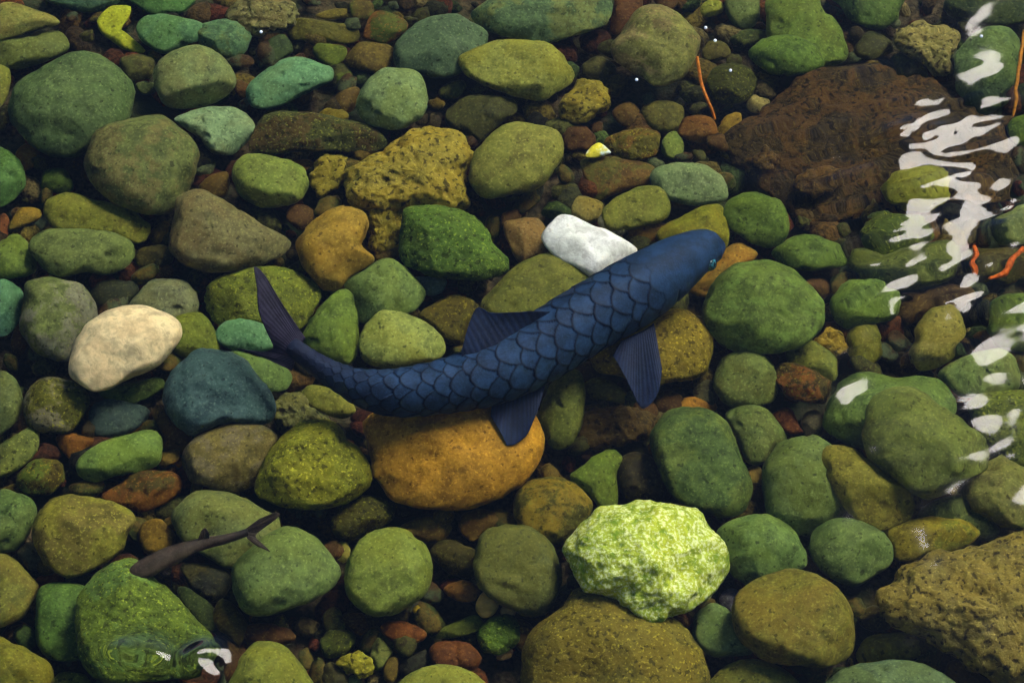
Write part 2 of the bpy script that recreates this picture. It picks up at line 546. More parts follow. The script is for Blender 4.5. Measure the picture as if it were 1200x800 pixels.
stone('cobble', 'near black brown cobble under the khaki oblong cobble', '#36381c', [(521,138),(530,125),(548,113),(580,111),(604,118),(606,130),(590,142),(575,155),(560,170),(545,160),(528,150)])
stone('rough_rock', 'big rough yellow rock with crumbly surface', '#9a8434', [(408,200),(425,190),(450,178),(470,162),(485,153),(510,146),(535,155),(550,170),(556,185),(550,200),(548,225),(548,243),(520,250),(500,246),(470,246),(440,250),(412,240),(405,220)], 'r', lift=0, thick=.85)
stone('rough_rock', 'rough yellow knob of rock between orange tan and green boulders', '#82721f', [(430,250),(440,240),(460,235),(472,240),(474,270),(465,292),(445,296),(432,288)], 'r')
stone('rough_rock', 'small rough mustard rock beside the big rough yellow rock', '#8a7a2a', [(364,205),(372,190),(385,183),(405,185),(405,210),(395,225),(375,232),(366,220)], 'r')
stone('cobble', 'olive green rounded cobble in front of the dark mossy slab', '#72823e', [(274,195),(285,182),(305,180),(335,186),(355,196),(363,212),(358,230),(340,243),(310,246),(285,235),(275,215)], lift=1)
stone('pebble', 'small orange red pebble tucked behind the rough mustard rock', '#80461a', [(342,193),(352,187),(366,188),(372,196),(360,202),(346,201)])
# middle of the far edge
stone('boulder', 'rounded khaki cobble with pinkish bands standing alone', '#7e7c48', [(716,52),(732,32),(742,15),(760,5),(780,5),(797,17),(810,32),(819,48),(815,70),(800,92),(775,102),(760,98),(740,85),(722,72)], lift=2, hexb='#857050')
stone('cobble', 'dark red brown stone behind the rounded khaki cobble', '#5e2c16', [(715,38),(718,12),(725,-5),(750,-6),(752,12),(742,25),(731,38)])
stone('rough_rock', 'small rough golden rock in front of the rounded khaki cobble', '#8a7628', [(657,125),(667,110),(684,94),(702,96),(716,110),(717,118),(700,138),(682,145),(662,140)], 'r', lift=1)
stone('cobble', 'smooth khaki leaning cobble behind the white stone', '#827f3e', [(549,205),(555,185),(566,168),(582,152),(600,143),(630,147),(652,152),(660,165),(657,185),(645,205),(628,222),(600,231),(570,233),(553,222)], lift=2)
stone('pebble', 'dark brown pebble between khaki oblong and rounded khaki cobbles', '#403c1c', [(680,78),(700,65),(720,75),(721,87),(710,97),(687,93)])
stone('slab', 'flat red brown slab behind the yellow olive cobble', '#6a421e', [(680,190),(700,184),(735,186),(765,194),(770,212),(740,222),(718,228),(700,235),(688,215)], hexb='#54501c', thick=.7)
stone('shell_shard', 'tiny bright yellow and white shell shard on the red brown slab', '#e0d43a', [(686,183),(692,172),(702,167),(713,175),(716,180),(700,185)], 'w', hexb='#d8f0f0', lift=3.5, thick=.6, cat='shell')
stone('pebble', 'black brown pebble beside the tiny bright shell shard', '#4e2c16', [(662,150),(682,147),(697,160),(695,172),(678,178),(662,172)])
stone('cobble', 'moss and rust cobble behind the tiny bright shell shard', '#5e5418', [(708,165),(725,155),(745,150),(770,152),(774,168),(765,182),(740,188),(718,180)], 'm', hexb='#6e4416')
stone('pebble', 'rusty brown pebble in front of the small rough golden rock', '#5e4018', [(718,130),(738,119),(755,138),(742,150),(725,145)])
stone('cobble', 'streaked olive brown cobble in front of the rounded khaki cobble', '#5e5826', [(752,128),(775,118),(800,126),(797,150),(775,154),(758,145)])
stone('pebble', 'reddish brown pebble beside the orange twig', '#703e1a', [(792,155),(802,138),(832,137),(842,155),(838,168),(815,168),(798,162)])
stone('pebble', 'yellow ochre pebble at the edge of the rust slab', '#80681c', [(840,150),(850,137),(867,135),(863,158),(846,161)])
stone('pebble', 'pale yellow green upright pebble near the grey green oval cobble', '#72803c', [(774,176),(782,156),(795,155),(800,175),(790,187)])
stone('cobble', 'grey green oval cobble between the rust slab and yellow olive cobble', '#6e8462', [(762,205),(772,194),(795,190),(820,194),(840,203),(853,222),(850,235),(830,240),(810,241),(785,234),(768,222)], lift=1)
stone('pebble', 'yellow green pebble beside the rounded khaki cobble', '#7a8030', [(820,10),(830,0),(845,2),(848,14),(834,20),(823,19)])
stone('cobble', 'grey green cobble beside the large moss green one', '#5a7048', [(848,2),(860,-10),(885,-8),(891,10),(886,28),(870,34),(855,24)])
stone('pebble', 'dark green flat pebble behind the green oval cobble', '#38441a', [(855,46),(868,36),(890,34),(905,42),(890,54),(868,56)])
stone('cobble', 'dark mossy cobble beside the top of the orange twig', '#383e16', [(828,98),(838,78),(862,74),(885,85),(884,108),(865,124),(842,122)], 'm')
stone('pebble', 'pale tan pebble between dark mossy cobble and rust slab', '#94825a', [(873,124),(882,111),(897,110),(900,122),(888,132),(876,132)])
stone('pebble', 'brown pebble beside the rounded khaki cobble and orange twig', '#544a20', [(822,60),(832,48),(850,50),(856,64),(842,72),(826,70)])
# flat rust stones lying on the slab
for pts in ([(905,165),(925,150),(955,152),(962,168),(935,180),(912,178)], [(965,118),(985,104),(1018,106),(1025,122),(1000,134),(972,131)], [(985,180),(1005,166),(1040,168),(1050,184),(1022,196),(994,193)],
            [(930,212),(948,198),(980,200),(990,216),(965,230),(938,226)], [(1062,132),(1080,118),(1110,122),(1115,140),(1090,150),(1068,146)], [(1080,185),(1100,170),(1138,174),(1142,192),(1115,204),(1086,200)],
            [(880,182),(892,168),(905,172),(915,190),(900,204),(884,198)], [(1120,225),(1135,208),(1165,212),(1172,232),(1148,244),(1124,240)]):
    stone('flat_stone', 'flat rust brown stone lying on the broad rust slab', '#4c2e12', pts, 'r', hexb='#6a4216', thick=.5, lift=2.2, group='flat stones on the rust slab')
# far right, under the rippled water
stone('boulder', 'large moss green cobble behind the green oval cobble', '#567630', [(898,20),(900,-8),(930,-16),(955,-10),(965,15),(978,22),(990,45),(990,65),(975,76),(950,76),(920,60),(900,45)])
stone('cobble', 'green oval cobble in front of the large moss green one', '#486c2c', [(876,62),(886,50),(905,43),(930,42),(952,50),(966,65),(966,75),(955,84),(932,89),(905,84),(885,74)], lift=2.5)
stone('cobble', 'green cobble behind the near black stone and spongy rock', '#4a682e', [(970,-5),(1000,-14),(1058,-12),(1055,15),(1045,28),(1030,35),(1005,30),(988,15)])
stone('rough_rock', 'yellow spongy looking rock at the back of the rust slab', '#8e7c4c', [(1047,43),(1060,30),(1090,29),(1117,37),(1120,50),(1116,70),(1116,85),(1098,87),(1080,73),(1055,58)], 'r', lift=1.5)
stone('cobble', 'tall grey green cobble under the white water glare', '#4f7046', [(1119,68),(1130,48),(1150,34),(1175,30),(1193,42),(1197,65),(1190,100),(1172,115),(1148,124),(1126,115),(1118,90)], lift=1.5)
stone('cobble', 'dark green stone behind the tall grey green cobble', '#2c4024', [(1105,10),(1120,-10),(1160,-14),(1215,-10),(1220,15),(1195,28),(1150,30),(1118,26)])
stone('pebble', 'dark olive stone under the yellow spongy rock', '#3a421c', [(1046,70),(1058,62),(1078,68),(1088,86),(1070,92),(1052,86)])
stone('pebble', 'near black stone between moss green cobble and spongy rock', '#36381c', [(1000,52),(1018,38),(1042,44),(1046,62),(1025,72),(1005,68)])
stone('cobble', 'leaf green stone by the slanting orange twig', '#4e7024', [(1180,150),(1190,135),(1212,130),(1220,160),(1205,178),(1186,168)])
stone('slab', 'broad rust brown slab under rippled water', '#34200f', [(848,165),(870,140),(905,112),(935,92),(985,78),(1040,84),(1100,96),(1122,118),(1160,132),(1185,170),(1190,220),(1160,250),(1100,245),(1040,250),(1000,262),(955,268),(925,250),(905,228),(880,212),(856,190)], 'r', hexb='#55320f', thick=.26, lift=-.6)
stone('cobble', 'mossy green cobble against the edge of the rust slab', '#50702c', [(848,243),(860,230),(880,225),(902,228),(920,240),(926,262),(922,280),(905,290),(880,285),(858,272),(850,258)], lift=1)
stone('cobble', 'green lens shaped cobble behind the big leaf green boulder', '#4a6a2e', [(905,295),(922,282),(950,276),(975,282),(992,297),(992,308),(968,315),(938,317),(915,308)], lift=1)
stone('cobble', 'yellow olive stone rising from the rust slab', '#727422', [(1035,220),(1045,204),(1075,196),(1105,208),(1108,235),(1090,250),(1060,243),(1040,235)], lift=3)
stone('cobble', 'dark green stone at the foot of the yellow olive stone', '#46581f', [(1008,268),(1035,250),(1070,252),(1092,268),(1085,284),(1050,290),(1018,290)], 'm', lift=2)
stone('boulder', 'wide dark olive stone behind the round green cobble', '#53602e', [(992,305),(1000,291),(1030,287),(1060,284),(1090,282),(1118,282),(1124,300),(1117,325),(1090,341),(1060,345),(1030,335),(1000,322)], lift=.5)
stone('cobble', 'round green cobble beside the big leaf green boulder', '#507234', [(972,355),(978,340),(995,329),(1017,328),(1040,335),(1054,350),(1052,370),(1035,377),(1012,380),(995,387),(978,377)], lift=1)
stone('boulder', 'big leaf green boulder in front of the head of the blue fish', '#587434', [(823,362),(830,340),(843,322),(865,308),(900,304),(925,312),(945,330),(962,350),(967,370),(957,392),(935,410),(905,416),(875,414),(848,405),(830,385)], lift=1, hexb='#5c7c38')
stone('cobble', 'tan upright egg shaped cobble near the round green cobble', '#827838', [(1065,415),(1070,395),(1080,375),(1098,358),(1118,358),(1132,378),(1132,395),(1122,412),(1110,425),(1087,433),(1072,427)], lift=1.5)
stone('cobble', 'red brown stone behind the tan upright cobble', '#54341a', [(1052,352),(1085,347),(1115,337),(1140,345),(1125,362),(1085,372),(1065,382),(1055,372)])
stone('pebble', 'small rough golden pebble in front of the round green cobble', '#94721a', [(952,395),(967,386),(987,391),(994,402),(985,412),(965,412),(955,405)], 'r', lift=1)
stone('cobble', 'yellow green squarish cobble beside the small rough golden pebble', '#60601a', [(990,395),(1005,380),(1025,380),(1034,395),(1034,415),(1022,424),(1000,424),(990,412)])
stone('cobble', 'deep green stone behind the pale green domed cobble', '#4a6824', [(1156,385),(1165,362),(1185,350),(1218,350),(1222,400),(1200,415),(1170,407)])
stone('cobble', 'dark brown stone behind the broken orange twig', '#423e18', [(1122,305),(1135,290),(1175,286),(1205,296),(1205,320),(1180,334),(1145,333)])
stone('cobble', 'pale green stone under the glare by the rust slab', '#6e7e50', [(1165,265),(1180,248),(1212,244),(1222,270),(1200,285),(1176,282)])
# right side
stone('cobble', 'olive stone behind the rust and black striped stone', '#626a2c', [(920,412),(930,399),(945,397),(965,405),(978,418),(982,440),(972,452),(940,440),(925,425)])
stone('cobble', 'glossy rust and black striped stone', '#40340f', [(906,438),(912,425),(935,424),(957,435),(974,450),(972,462),(965,472),(947,473),(925,467),(910,452)], 'm', hexb='#743a10', lift=2)
stone('boulder', 'broad green cobble partly covered by a larger olive one', '#507038', [(965,485),(977,458),(995,440),(1015,434),(1050,436),(1080,440),(1107,450),(1118,468),(1115,490),(1060,520),(1010,528),(985,518),(968,502)])
stone('boulder', 'large smooth olive boulder overlapping the broad green cobble', '#67723a', [(1010,512),(1012,492),(1018,472),(1035,460),(1055,455),(1080,460),(1107,477),(1130,495),(1150,508),(1160,525),(1155,547),(1125,565),(1093,582),(1070,580),(1050,560),(1020,540)], lift=4)
stone('boulder', 'mossy yellow green boulder beside the large smooth olive boulder', '#5e6a24', [(1134,475),(1145,460),(1165,456),(1200,454),(1224,460),(1228,540),(1205,552),(1182,542),(1160,525),(1142,500)], 'm')
stone('cobble', 'pale green domed cobble in front of the tan upright cobble', '#607c46', [(1100,440),(1117,423),(1142,410),(1167,406),(1187,417),(1195,440),(1190,455),(1160,461),(1140,464),(1115,457)], lift=1)
stone('pebble', 'orange red pebble beside the pale green domed cobble', '#944214', [(1106,455),(1116,448),(1132,456),(1136,468),(1120,472),(1108,466)])
stone('pebble', 'dark red angular pebble beside the broad green cobble', '#64200e', [(905,485),(920,477),(932,482),(936,497),(942,506),(922,507),(912,497)])
stone('pebble', 'pale streaked brown pebble next to the dark red angular pebble', '#605040', [(938,492),(948,480),(962,482),(966,500),(955,512),(942,508)])
stone('cobble', 'green tapered cobble between dark green boulder and big speckled cobble', '#526a38', [(848,487),(860,475),(878,471),(900,480),(915,497),(920,515),(905,530),(890,545),(875,540),(862,515)])
stone('boulder', 'big speckled grey green cobble under the mustard olive one', '#5a7242', [(892,560),(898,535),(912,518),(935,509),(960,512),(980,530),(990,560),(988,600),(960,625),(935,628),(910,615),(895,590)])
stone('boulder', 'mustard olive cobble leaning on the big speckled cobble', '#786c26', [(957,540),(962,527),(978,522),(1000,525),(1018,535),(1040,550),(1065,568),(1072,585),(1068,605),(1050,618),(1030,621),(1005,612),(985,592),(968,568)], lift=3)
stone('cobble', 'khaki cobble behind the brown pitted rock', '#7a7640', [(1130,575),(1140,552),(1158,540),(1175,533),(1195,545),(1220,560),(1222,620),(1190,620),(1160,607),(1135,592)], lift=1)
stone('cobble', 'dark green cobble behind the mustard yellow flat stone', '#4a5a30', [(1072,605),(1085,588),(1110,580),(1140,585),(1160,600),(1172,620),(1160,635),(1120,630),(1085,620)])
stone('cobble', 'blue green speckled cobble touching the lime stone', '#567a44', [(840,628),(850,614),(875,605),(905,604),(925,615),(940,635),(945,650),(940,665),(920,675),(890,690),(862,680),(845,655)], lift=.5)
stone('cobble', 'matte green rounded cobble behind the large golden olive boulder', '#577040', [(947,638),(955,622),(970,609),(987,605),(1008,610),(1030,622),(1043,633),(1047,648),(1045,662),(1025,677),(1002,688),(977,680),(955,663)], lift=1)
stone('boulder', 'large golden olive boulder beside the pitted brown rock', '#746c2a', [(857,715),(865,697),(885,682),(905,672),(932,666),(955,672),(980,688),(996,706),(1003,730),(1003,755),(995,772),(965,781),(925,778),(895,770),(870,752),(860,735)], lift=2)
stone('cobble', 'mustard yellow flat stone against the pitted brown rock', '#867214', [(1034,625),(1045,613),(1070,606),(1100,603),(1130,606),(1145,617),(1150,624),(1140,637),(1120,647),(1100,652),(1080,655),(1068,660),(1050,656),(1045,642)], lift=1.5, hexb='#6a6a18')
stone('rough_rock', 'big pitted brown rock with honeycomb holes', '#84703a', [(1025,697),(1040,687),(1055,667),(1080,657),(1092,648),(1125,645),(1152,637),(1170,628),(1215,622),(1240,650),(1240,820),(1200,822),(1150,788),(1120,770),(1085,752),(1060,740),(1035,725)], 'r', lift=1.5, thick=.7)
stone('cobble', 'flat yellow stone between golden olive boulder and pitted rock', '#867620', [(1005,762),(1017,747),(1055,741),(1082,752),(1085,765),(1060,772),(1020,776),(1005,772)])
stone('boulder', 'slate green cobble in front of the flat yellow stone', '#4e6c54', [(960,812),(975,792),(1000,778),(1035,770),(1070,772),(1100,785),(1125,800),(1130,815),(1080,832),(1000,832)], lift=2)
stone('cobble', 'brown stone tucked under the pitted brown rock', '#603e14', [(1105,785),(1122,773),(1150,788),(1170,805),(1155,822),(1125,818)])
stone('pebble', 'small round lilac grey pebble beside the lime stone', '#72688a', [(842,702),(850,691),(862,690),(869,700),(866,711),(852,715)])
stone('cobble', 'blue green pear shaped cobble under the lime stone', '#5e8052', [(810,730),(817,715),(838,705),(855,715),(865,735),(880,755),(878,766),(850,770),(830,766),(813,752)], lift=.5)
stone('cobble', 'olive cobble in front of the golden olive boulder', '#707028', [(828,805),(845,785),(865,775),(890,773),(910,778),(930,790),(938,805),(910,828),(850,828)], lift=.5)
stone('pebble', 'dark brown pebble beside the flat yellow stone', '#403418', [(1005,720),(1020,705),(1040,712),(1048,730),(1030,742),(1010,736)])
stone('pebble', 'small reddish pebble between blue green cobble and golden boulder', '#5e3a20', [(860,680),(868,674),(878,680),(875,690),(864,691)])
# below the blue fish
stone('cobble', 'olive upright cobble between orange rock and pectoral fin', '#626a2e', [(629,490),(638,465),(647,445),(675,432),(686,450),(686,475),(680,505),(665,525),(645,525),(637,505)], lift=1)
stone('rough_rock', 'golden grainy rock behind the pectoral fin', '#80661a', [(690,415),(705,395),(735,378),(770,368),(795,362),(815,370),(833,385),(837,405),(832,430),(820,442),(790,448),(760,455),(730,440),(700,435)], 'm', lift=.5)
stone('pebble', 'yellow banded pebble in front of the golden grainy rock', '#80702e', [(685,443),(705,441),(725,452),(739,466),(730,473),(700,468),(688,460)])
stone('cobble', 'dull olive green cobble in front of the big leaf green boulder', '#5c6c38', [(837,450),(841,430),(855,416),(878,411),(898,418),(912,435),(912,458),(905,470),(885,475),(862,478),(845,470)], lift=.5)
stone('boulder', 'dark green boulder behind the lime stone', '#426034', [(763,515),(772,492),(790,480),(815,476),(835,482),(850,493),(858,508),(866,530),(876,552),(881,572),(872,592),(855,605),(825,602),(795,588),(778,565),(768,535)], lift=1, hexb='#56682f')
stone('angular_stone', 'leaf green triangular stone behind the lime stone', '#527224', [(668,560),(685,545),(700,533),(720,527),(729,537),(723,555),(725,575),(722,593),(705,597),(690,580)], lift=1, thick=.8)
stone('cobble', 'black brown stone between triangular green stone and dark boulder', '#2c2214', [(725,540),(745,530),(765,537),(778,560),(785,580),(770,590),(740,588),(724,570)])
stone('cobble', 'brown stone with mustard patches between orange rock and lime stone', '#4e4a16', [(602,600),(605,580),(620,565),(645,559),(668,562),(685,575),(694,592),(690,612),(675,625),(655,638),(625,635),(608,620)], hexb='#806414', lift=.5)
stone('rough_rock', 'crumbly dark brown rock in front of the yellow banded pebble', '#50391a', [(680,490),(700,476),(740,475),(768,490),(765,510),(740,520),(715,525),(690,525),(676,510)], 'r', thick=.8)
stone('pebble', 'orange gold pebble behind the dark green boulder', '#a8641a', [(783,484),(800,468),(830,468),(840,478),(815,488)])
stone('pebble', 'grey brown pebble under the golden grainy rock', '#48422e', [(812,460),(825,445),(840,448),(840,470),(826,478)])
stone('pebble', 'yellow pebble between dark green boulder and tapered cobble', '#948220', [(868,524),(882,519),(896,526),(894,541),(876,543)])
stone('pebble', 'tan orange pebble under the yellow pebble', '#8e6a2c', [(872,552),(884,545),(894,555),(890,572),(877,572)])
stone('boulder', 'big flat orange rock under the blue fish', '#c67e1c', [(428,500),(432,492),(450,478),(490,468),(540,462),(590,465),(620,480),(636,502),(639,520),(636,540),(622,560),(600,577),(575,590),(540,600),(505,599),(480,592),(460,582),(443,565),(435,540)], 's', lift=0, thick=.8, hexb='#b4741e')
stone('cobble', 'mossy yellow green angular boulder beside the orange rock', '#7a7c1e', [(298,570),(305,548),(318,528),(335,508),(355,493),(385,490),(402,505),(410,517),(425,527),(434,545),(436,560),(428,575),(405,590),(375,597),(345,595),(315,588),(300,580)], 'm', lift=.5)
stone('cobble', 'yellow green pebble in the shade of the blue fish tail', '#726f2a', [(352,465),(362,452),(385,455),(410,468),(417,480),(412,487),(398,490),(378,483),(360,475)], lift=1)
stone('rough_rock', 'grainy grey stone behind the mossy angular boulder', '#606038', [(318,472),(335,460),(360,467),(385,490),(360,499),(335,507),(322,497)], 'r')
stone('cobble', 'green cobble under the blue fish tail beside blue slate cobble', '#4e703e', [(255,418),(275,410),(300,418),(318,420),(335,430),(343,442),(338,455),(322,461),(305,455),(280,440)], lift=.5)
stone('cobble', 'bright sea green cobble under the blue fish tail lobe', '#4e8a6a', [(252,392),(262,378),(280,371),(300,373),(315,390),(322,405),(310,412),(285,412),(262,405)], lift=1)
stone('boulder', 'large smooth slate blue cobble', '#30586a', [(190,460),(197,440),(212,422),(235,408),(262,410),(285,420),(303,438),(318,460),(322,480),(315,495),(290,500),(262,498),(240,505),(225,508),(205,495),(193,480)], lift=1)
stone('cobble', 'pale olive rounded cobble behind the back of the blue fish', '#829050', [(421,402),(425,385),(440,368),(457,364),(480,370),(505,382),(521,400),(520,415),(500,425),(470,432),(440,430),(424,420)], lift=1)
stone('cobble', 'mossy green upright cobble beside the blue fish tail', '#557430', [(355,400),(360,382),(372,362),(390,343),(403,337),(415,346),(419,375),(420,400),(415,425),(395,428),(370,420)], lift=1)
stone('cobble', 'sage green angular cobble in front of the orange tan boulder', '#5e7a46', [(404,335),(420,320),(435,308),(455,303),(475,313),(490,330),(500,343),(495,357),(475,370),(450,375),(422,378),(415,360)])
stone('boulder', 'orange tan cobble with a yellow vein and a notched side', '#9e762e', [(346,286),(357,268),(377,250),(400,241),(420,245),(433,258),(430,275),(424,288),(440,302),(435,312),(412,325),(393,340),(380,338),(365,322),(352,305)], lift=1)
stone('boulder', 'flat mossy olive slab behind the blue fish tail', '#667022', [(240,345),(248,330),(275,318),(300,312),(330,313),(352,320),(375,340),(372,355),(358,380),(345,388),(310,385),(270,382),(248,375),(240,360)], 'm', thick=.8)
stone('boulder', 'dark grass green boulder in front of the big rough yellow rock', '#486c28', [(470,258),(475,243),(507,241),(540,245),(558,255),(572,272),(580,288),(595,302),(598,316),(588,324),(558,330),(525,326),(495,318),(470,305),(467,285)], 'm', lift=1.5)
stone('boulder', 'smooth olive cobble half hidden by the white stone', '#68682c', [(562,360),(575,340),(595,320),(615,305),(640,297),(665,305),(685,318),(695,330),(690,350),(660,372),(610,388),(575,380)])
stone('cobble', 'pinkish brown stone beside the white stone', '#826046', [(590,262),(605,256),(632,258),(645,280),(640,300),(625,305),(610,310),(598,290)])
stone('rough_rock', 'dark brown mossy rock behind the dorsal fin', '#4e4412', [(490,370),(510,355),(535,345),(560,355),(560,380),(548,402),(525,402),(505,385)], 'm')
stone('pebble', 'pale blue shard under the dark grass green boulder', '#64868a', [(485,325),(500,323),(524,328),(518,343),(500,346)])
# left side
stone('cobble', 'yellow humped cobble lying on the long sage cobble', '#767428', [(51,252),(55,235),(72,226),(90,227),(110,235),(140,238),(157,244),(165,254),(178,265),(174,280),(158,286),(130,280),(100,274),(65,270)], lift=1)
stone('cobble', 'long sage cobble in front of the yellow humped cobble', '#5e6e40', [(33,290),(45,273),(65,268),(100,268),(132,273),(152,282),(159,294),(153,310),(128,322),(100,320),(75,324),(50,314)], lift=1.5)
stone('cobble', 'green cobble at the end of the long sage cobble', '#56702e', [(-10,300),(5,280),(22,275),(35,288),(42,306),(40,320),(15,327),(-10,324)])
stone('boulder', 'purple grey three sided boulder with a smooth ridge', '#6e674c', [(198,283),(203,255),(207,232),(228,220),(250,227),(270,240),(300,260),(325,272),(341,285),(332,297),(300,312),(275,320),(247,321),(220,312),(200,296)], lift=1)
stone('cobble', 'turquoise cobble beside the grey and olive angular boulder', '#3c8070', [(-15,340),(0,328),(15,332),(26,343),(25,362),(17,385),(0,395),(-15,385)])
stone('boulder', 'grey and olive angular boulder behind the cream stone', '#606e40', [(22,375),(28,350),(30,332),(50,325),(75,326),(95,334),(108,350),(113,368),(108,395),(100,415),(80,424),(55,420),(38,412),(28,395)], hexb='#72706a')
stone('cobble', 'lilac grey cobble directly behind the cream stone', '#686e5c', [(148,362),(162,342),(180,328),(210,326),(225,338),(233,355),(225,372),(205,385),(170,380)])
stone('cobble', 'yellow green cobble between cream stone and slate blue cobble', '#606e24', [(195,385),(208,368),(235,366),(252,385),(258,405),(245,420),(220,420),(200,410)])
stone('boulder', 'cream white grainy stone', '#e4cf9e', [(81,425),(85,410),(95,390),(103,378),(125,363),(155,358),(185,362),(205,372),(213,388),(210,403),(202,413),(185,428),(150,443),(130,455),(110,461),(95,453),(83,440)], 'w', lift=3)
stone('cobble', 'dark green cobble under the cream stone', '#425e28', [(115,455),(135,450),(165,445),(185,441),(193,450),(185,460),(160,472),(140,473),(122,467)])
stone('pebble', 'dark brown cobble between purple grey boulder and long sage cobble', '#3c340f', [(160,293),(188,286),(200,293),(202,308),(175,318),(160,312)])
stone('pebble', 'ochre pebble against the purple grey boulder', '#6e5216', [(175,277),(182,265),(200,256),(202,277),(182,286)])
stone('pebble', 'brown pebble behind the purple grey boulder', '#5e3e12', [(232,220),(247,205),(267,203),(266,227),(250,232)])
stone('pebble', 'golden brown pebble beside the yellow humped cobble', '#806018', [(10,272),(15,255),(28,243),(48,247),(47,260),(28,268)])
stone('pebble', 'brick red pebble beside the golden brown pebble', '#6e2e14', [(-4,262),(4,250),(11,258),(10,278),(0,286)])
stone('pebble', 'dark green pebble behind the yellow humped cobble', '#325016', [(50,222),(52,200),(75,198),(86,215),(80,226)])
stone('cobble', 'black green stone between grey olive boulder and lilac grey cobble', '#222c20', [(103,340),(125,328),(155,330),(162,340),(150,355),(118,360)])
stone('cobble', 'grey green cobble beside the brown mossy cobble with pink foot', '#4e5e3e', [(-15,445),(0,433),(15,440),(25,457),(26,480),(15,498),(-3,510),(-18,500)])
stone('cobble', 'brown mossy cobble with a grey pink foot', '#545418', [(29,470),(36,452),(55,442),(80,444),(98,456),(104,472),(95,490),(83,505),(55,507),(33,498)], 'm', hexb='#706658')
stone('slab', 'dark blue flat slab in front of the cream stone', '#2c4a50', [(104,480),(120,468),(150,470),(174,480),(172,492),(155,505),(125,514),(106,507)], thick=.7)
stone('cobble', 'green oblong cobble leaning on the red brown slab', '#5a7e3e', [(89,550),(95,535),(115,520),(145,510),(172,504),(187,508),(191,525),(186,545),(160,555),(135,558),(108,566),(94,560)], lift=1.5)
stone('cobble', 'olive flecked cobble behind the round brown mossy pebble', '#5e6a36', [(-14,530),(0,520),(20,507),(38,499),(46,512),(42,532),(20,552),(0,560),(-14,555)], 'm')
stone('pebble', 'round brown mossy pebble in front of the olive flecked cobble', '#4e3e10', [(18,565),(25,550),(42,538),(67,540),(76,552),(73,567),(55,580),(32,579)], 'm', hexb='#4a5a18')
stone('pebble', 'rusty wedge pebble behind the green oblong cobble', '#743e10', [(65,510),(85,507),(112,515),(97,530),(85,540),(72,527)])
stone('boulder', 'brown purple banded boulder next to the mossy angular boulder', '#716036', [(214,545),(220,522),(240,506),(265,496),(290,494),(315,500),(327,512),(320,530),(308,550),(298,568),(275,578),(245,572),(225,565)], lift=.5, hexb='#6a5c4c')
stone('slab', 'red brown slab in front of the green oblong cobble', '#74380c', [(118,582),(140,565),(160,549),(180,550),(210,557),(212,575),(190,592),(165,598),(140,592)], hexb='#44380f')
stone('pebble', 'small orange pebble beside the brown purple boulder', '#96501c', [(199,542),(206,534),(215,537),(216,547),(206,552)])
stone('pebble', 'brown wedge pebble under the slate blue cobble', '#603e12', [(178,485),(187,474),(200,492),(225,508),(218,530),(195,530),(190,510)])
stone('boulder', 'sage boulder behind the small brown fish', '#66724a', [(202,605),(210,588),(228,576),(255,573),(285,582),(310,597),(330,610),(325,640),(300,655),(270,665),(245,655),(220,640),(207,625)], lift=0)
stone('boulder', 'yellow olive boulder with a dark purple broken side', '#827a2c', [(37,625),(43,602),(60,585),(85,579),(120,585),(148,595),(159,607),(150,625),(142,648),(120,663),(98,674),(80,677),(65,670),(50,655)], lift=1.5, hexb='#6e602c')
stone('cobble', 'green cobble beside the yellow olive boulder with broken side', '#4e703e', [(-15,590),(0,573),(20,576),(36,584),(43,600),(36,622),(20,643),(0,648),(-18,640)])
stone('cobble', 'round olive cobble behind the deep green block', '#6a6a2e', [(-15,660),(0,648),(18,653),(33,668),(45,686),(40,706),(25,726),(0,737),(-18,730)], lift=1)
stone('cobble', 'deep green block shaped cobble beside the big speckled boulder', '#3e682c', [(42,712),(46,692),(60,684),(90,683),(103,695),(105,735),(104,765),(90,775),(65,776),(48,762),(42,740)])
stone('boulder', 'big bright green speckled boulder under the small brown fish head', '#5a7626', [(87,725),(92,700),(100,685),(115,670),(137,657),(160,657),(180,675),(200,690),(220,712),(238,735),(246,755),(240,772),(215,788),(170,797),(125,796),(100,778),(90,755)], 'm', lift=1.5, hexb='#567a3a')
stone('cobble', 'yellow olive cobble in front of the deep green block', '#6e6a20', [(-15,755),(0,745),(22,755),(45,768),(60,785),(58,805),(30,828),(-18,828)], lift=.5)
stone('pebble', 'yellow green pebble under the big bright speckled boulder', '#606a18', [(63,800),(75,787),(100,790),(107,805),(85,818)], 'm')
stone('cobble', 'orange brown stone behind the head of the small fish', '#74500f', [(162,634),(170,612),(190,608),(205,628),(197,648),(175,652)])
stone('pebble', 'brick red pebble under the yellow olive boulder', '#80341c', [(42,680),(55,671),(70,672),(76,682),(60,688)])
stone('pebble', 'dark green pebble between round olive cobble and green block', '#26441c', [(16,742),(28,732),(42,738),(44,755),(28,762)])
stone('pebble', 'grey brown pebble between green cobble and yellow olive boulder', '#504e38', [(20,648),(32,634),(48,640),(52,662),(36,668)])
stone('cobble', 'black stone with yellow streaks in front of the small fish', '#1e221c', [(212,662),(240,660),(268,668),(270,690),(250,705),(230,698),(218,682)], hexb='#3e3614')
stone('cobble', 'dark green stone behind the big bright speckled boulder', '#2a3e1e', [(205,690),(225,690),(248,708),(258,735),(240,745),(222,725)])
stone('pebble', 'brown pebble between speckled boulder and round sage cobble', '#4e4418', [(248,720),(260,700),(280,712),(292,735),(280,758),(258,745)])
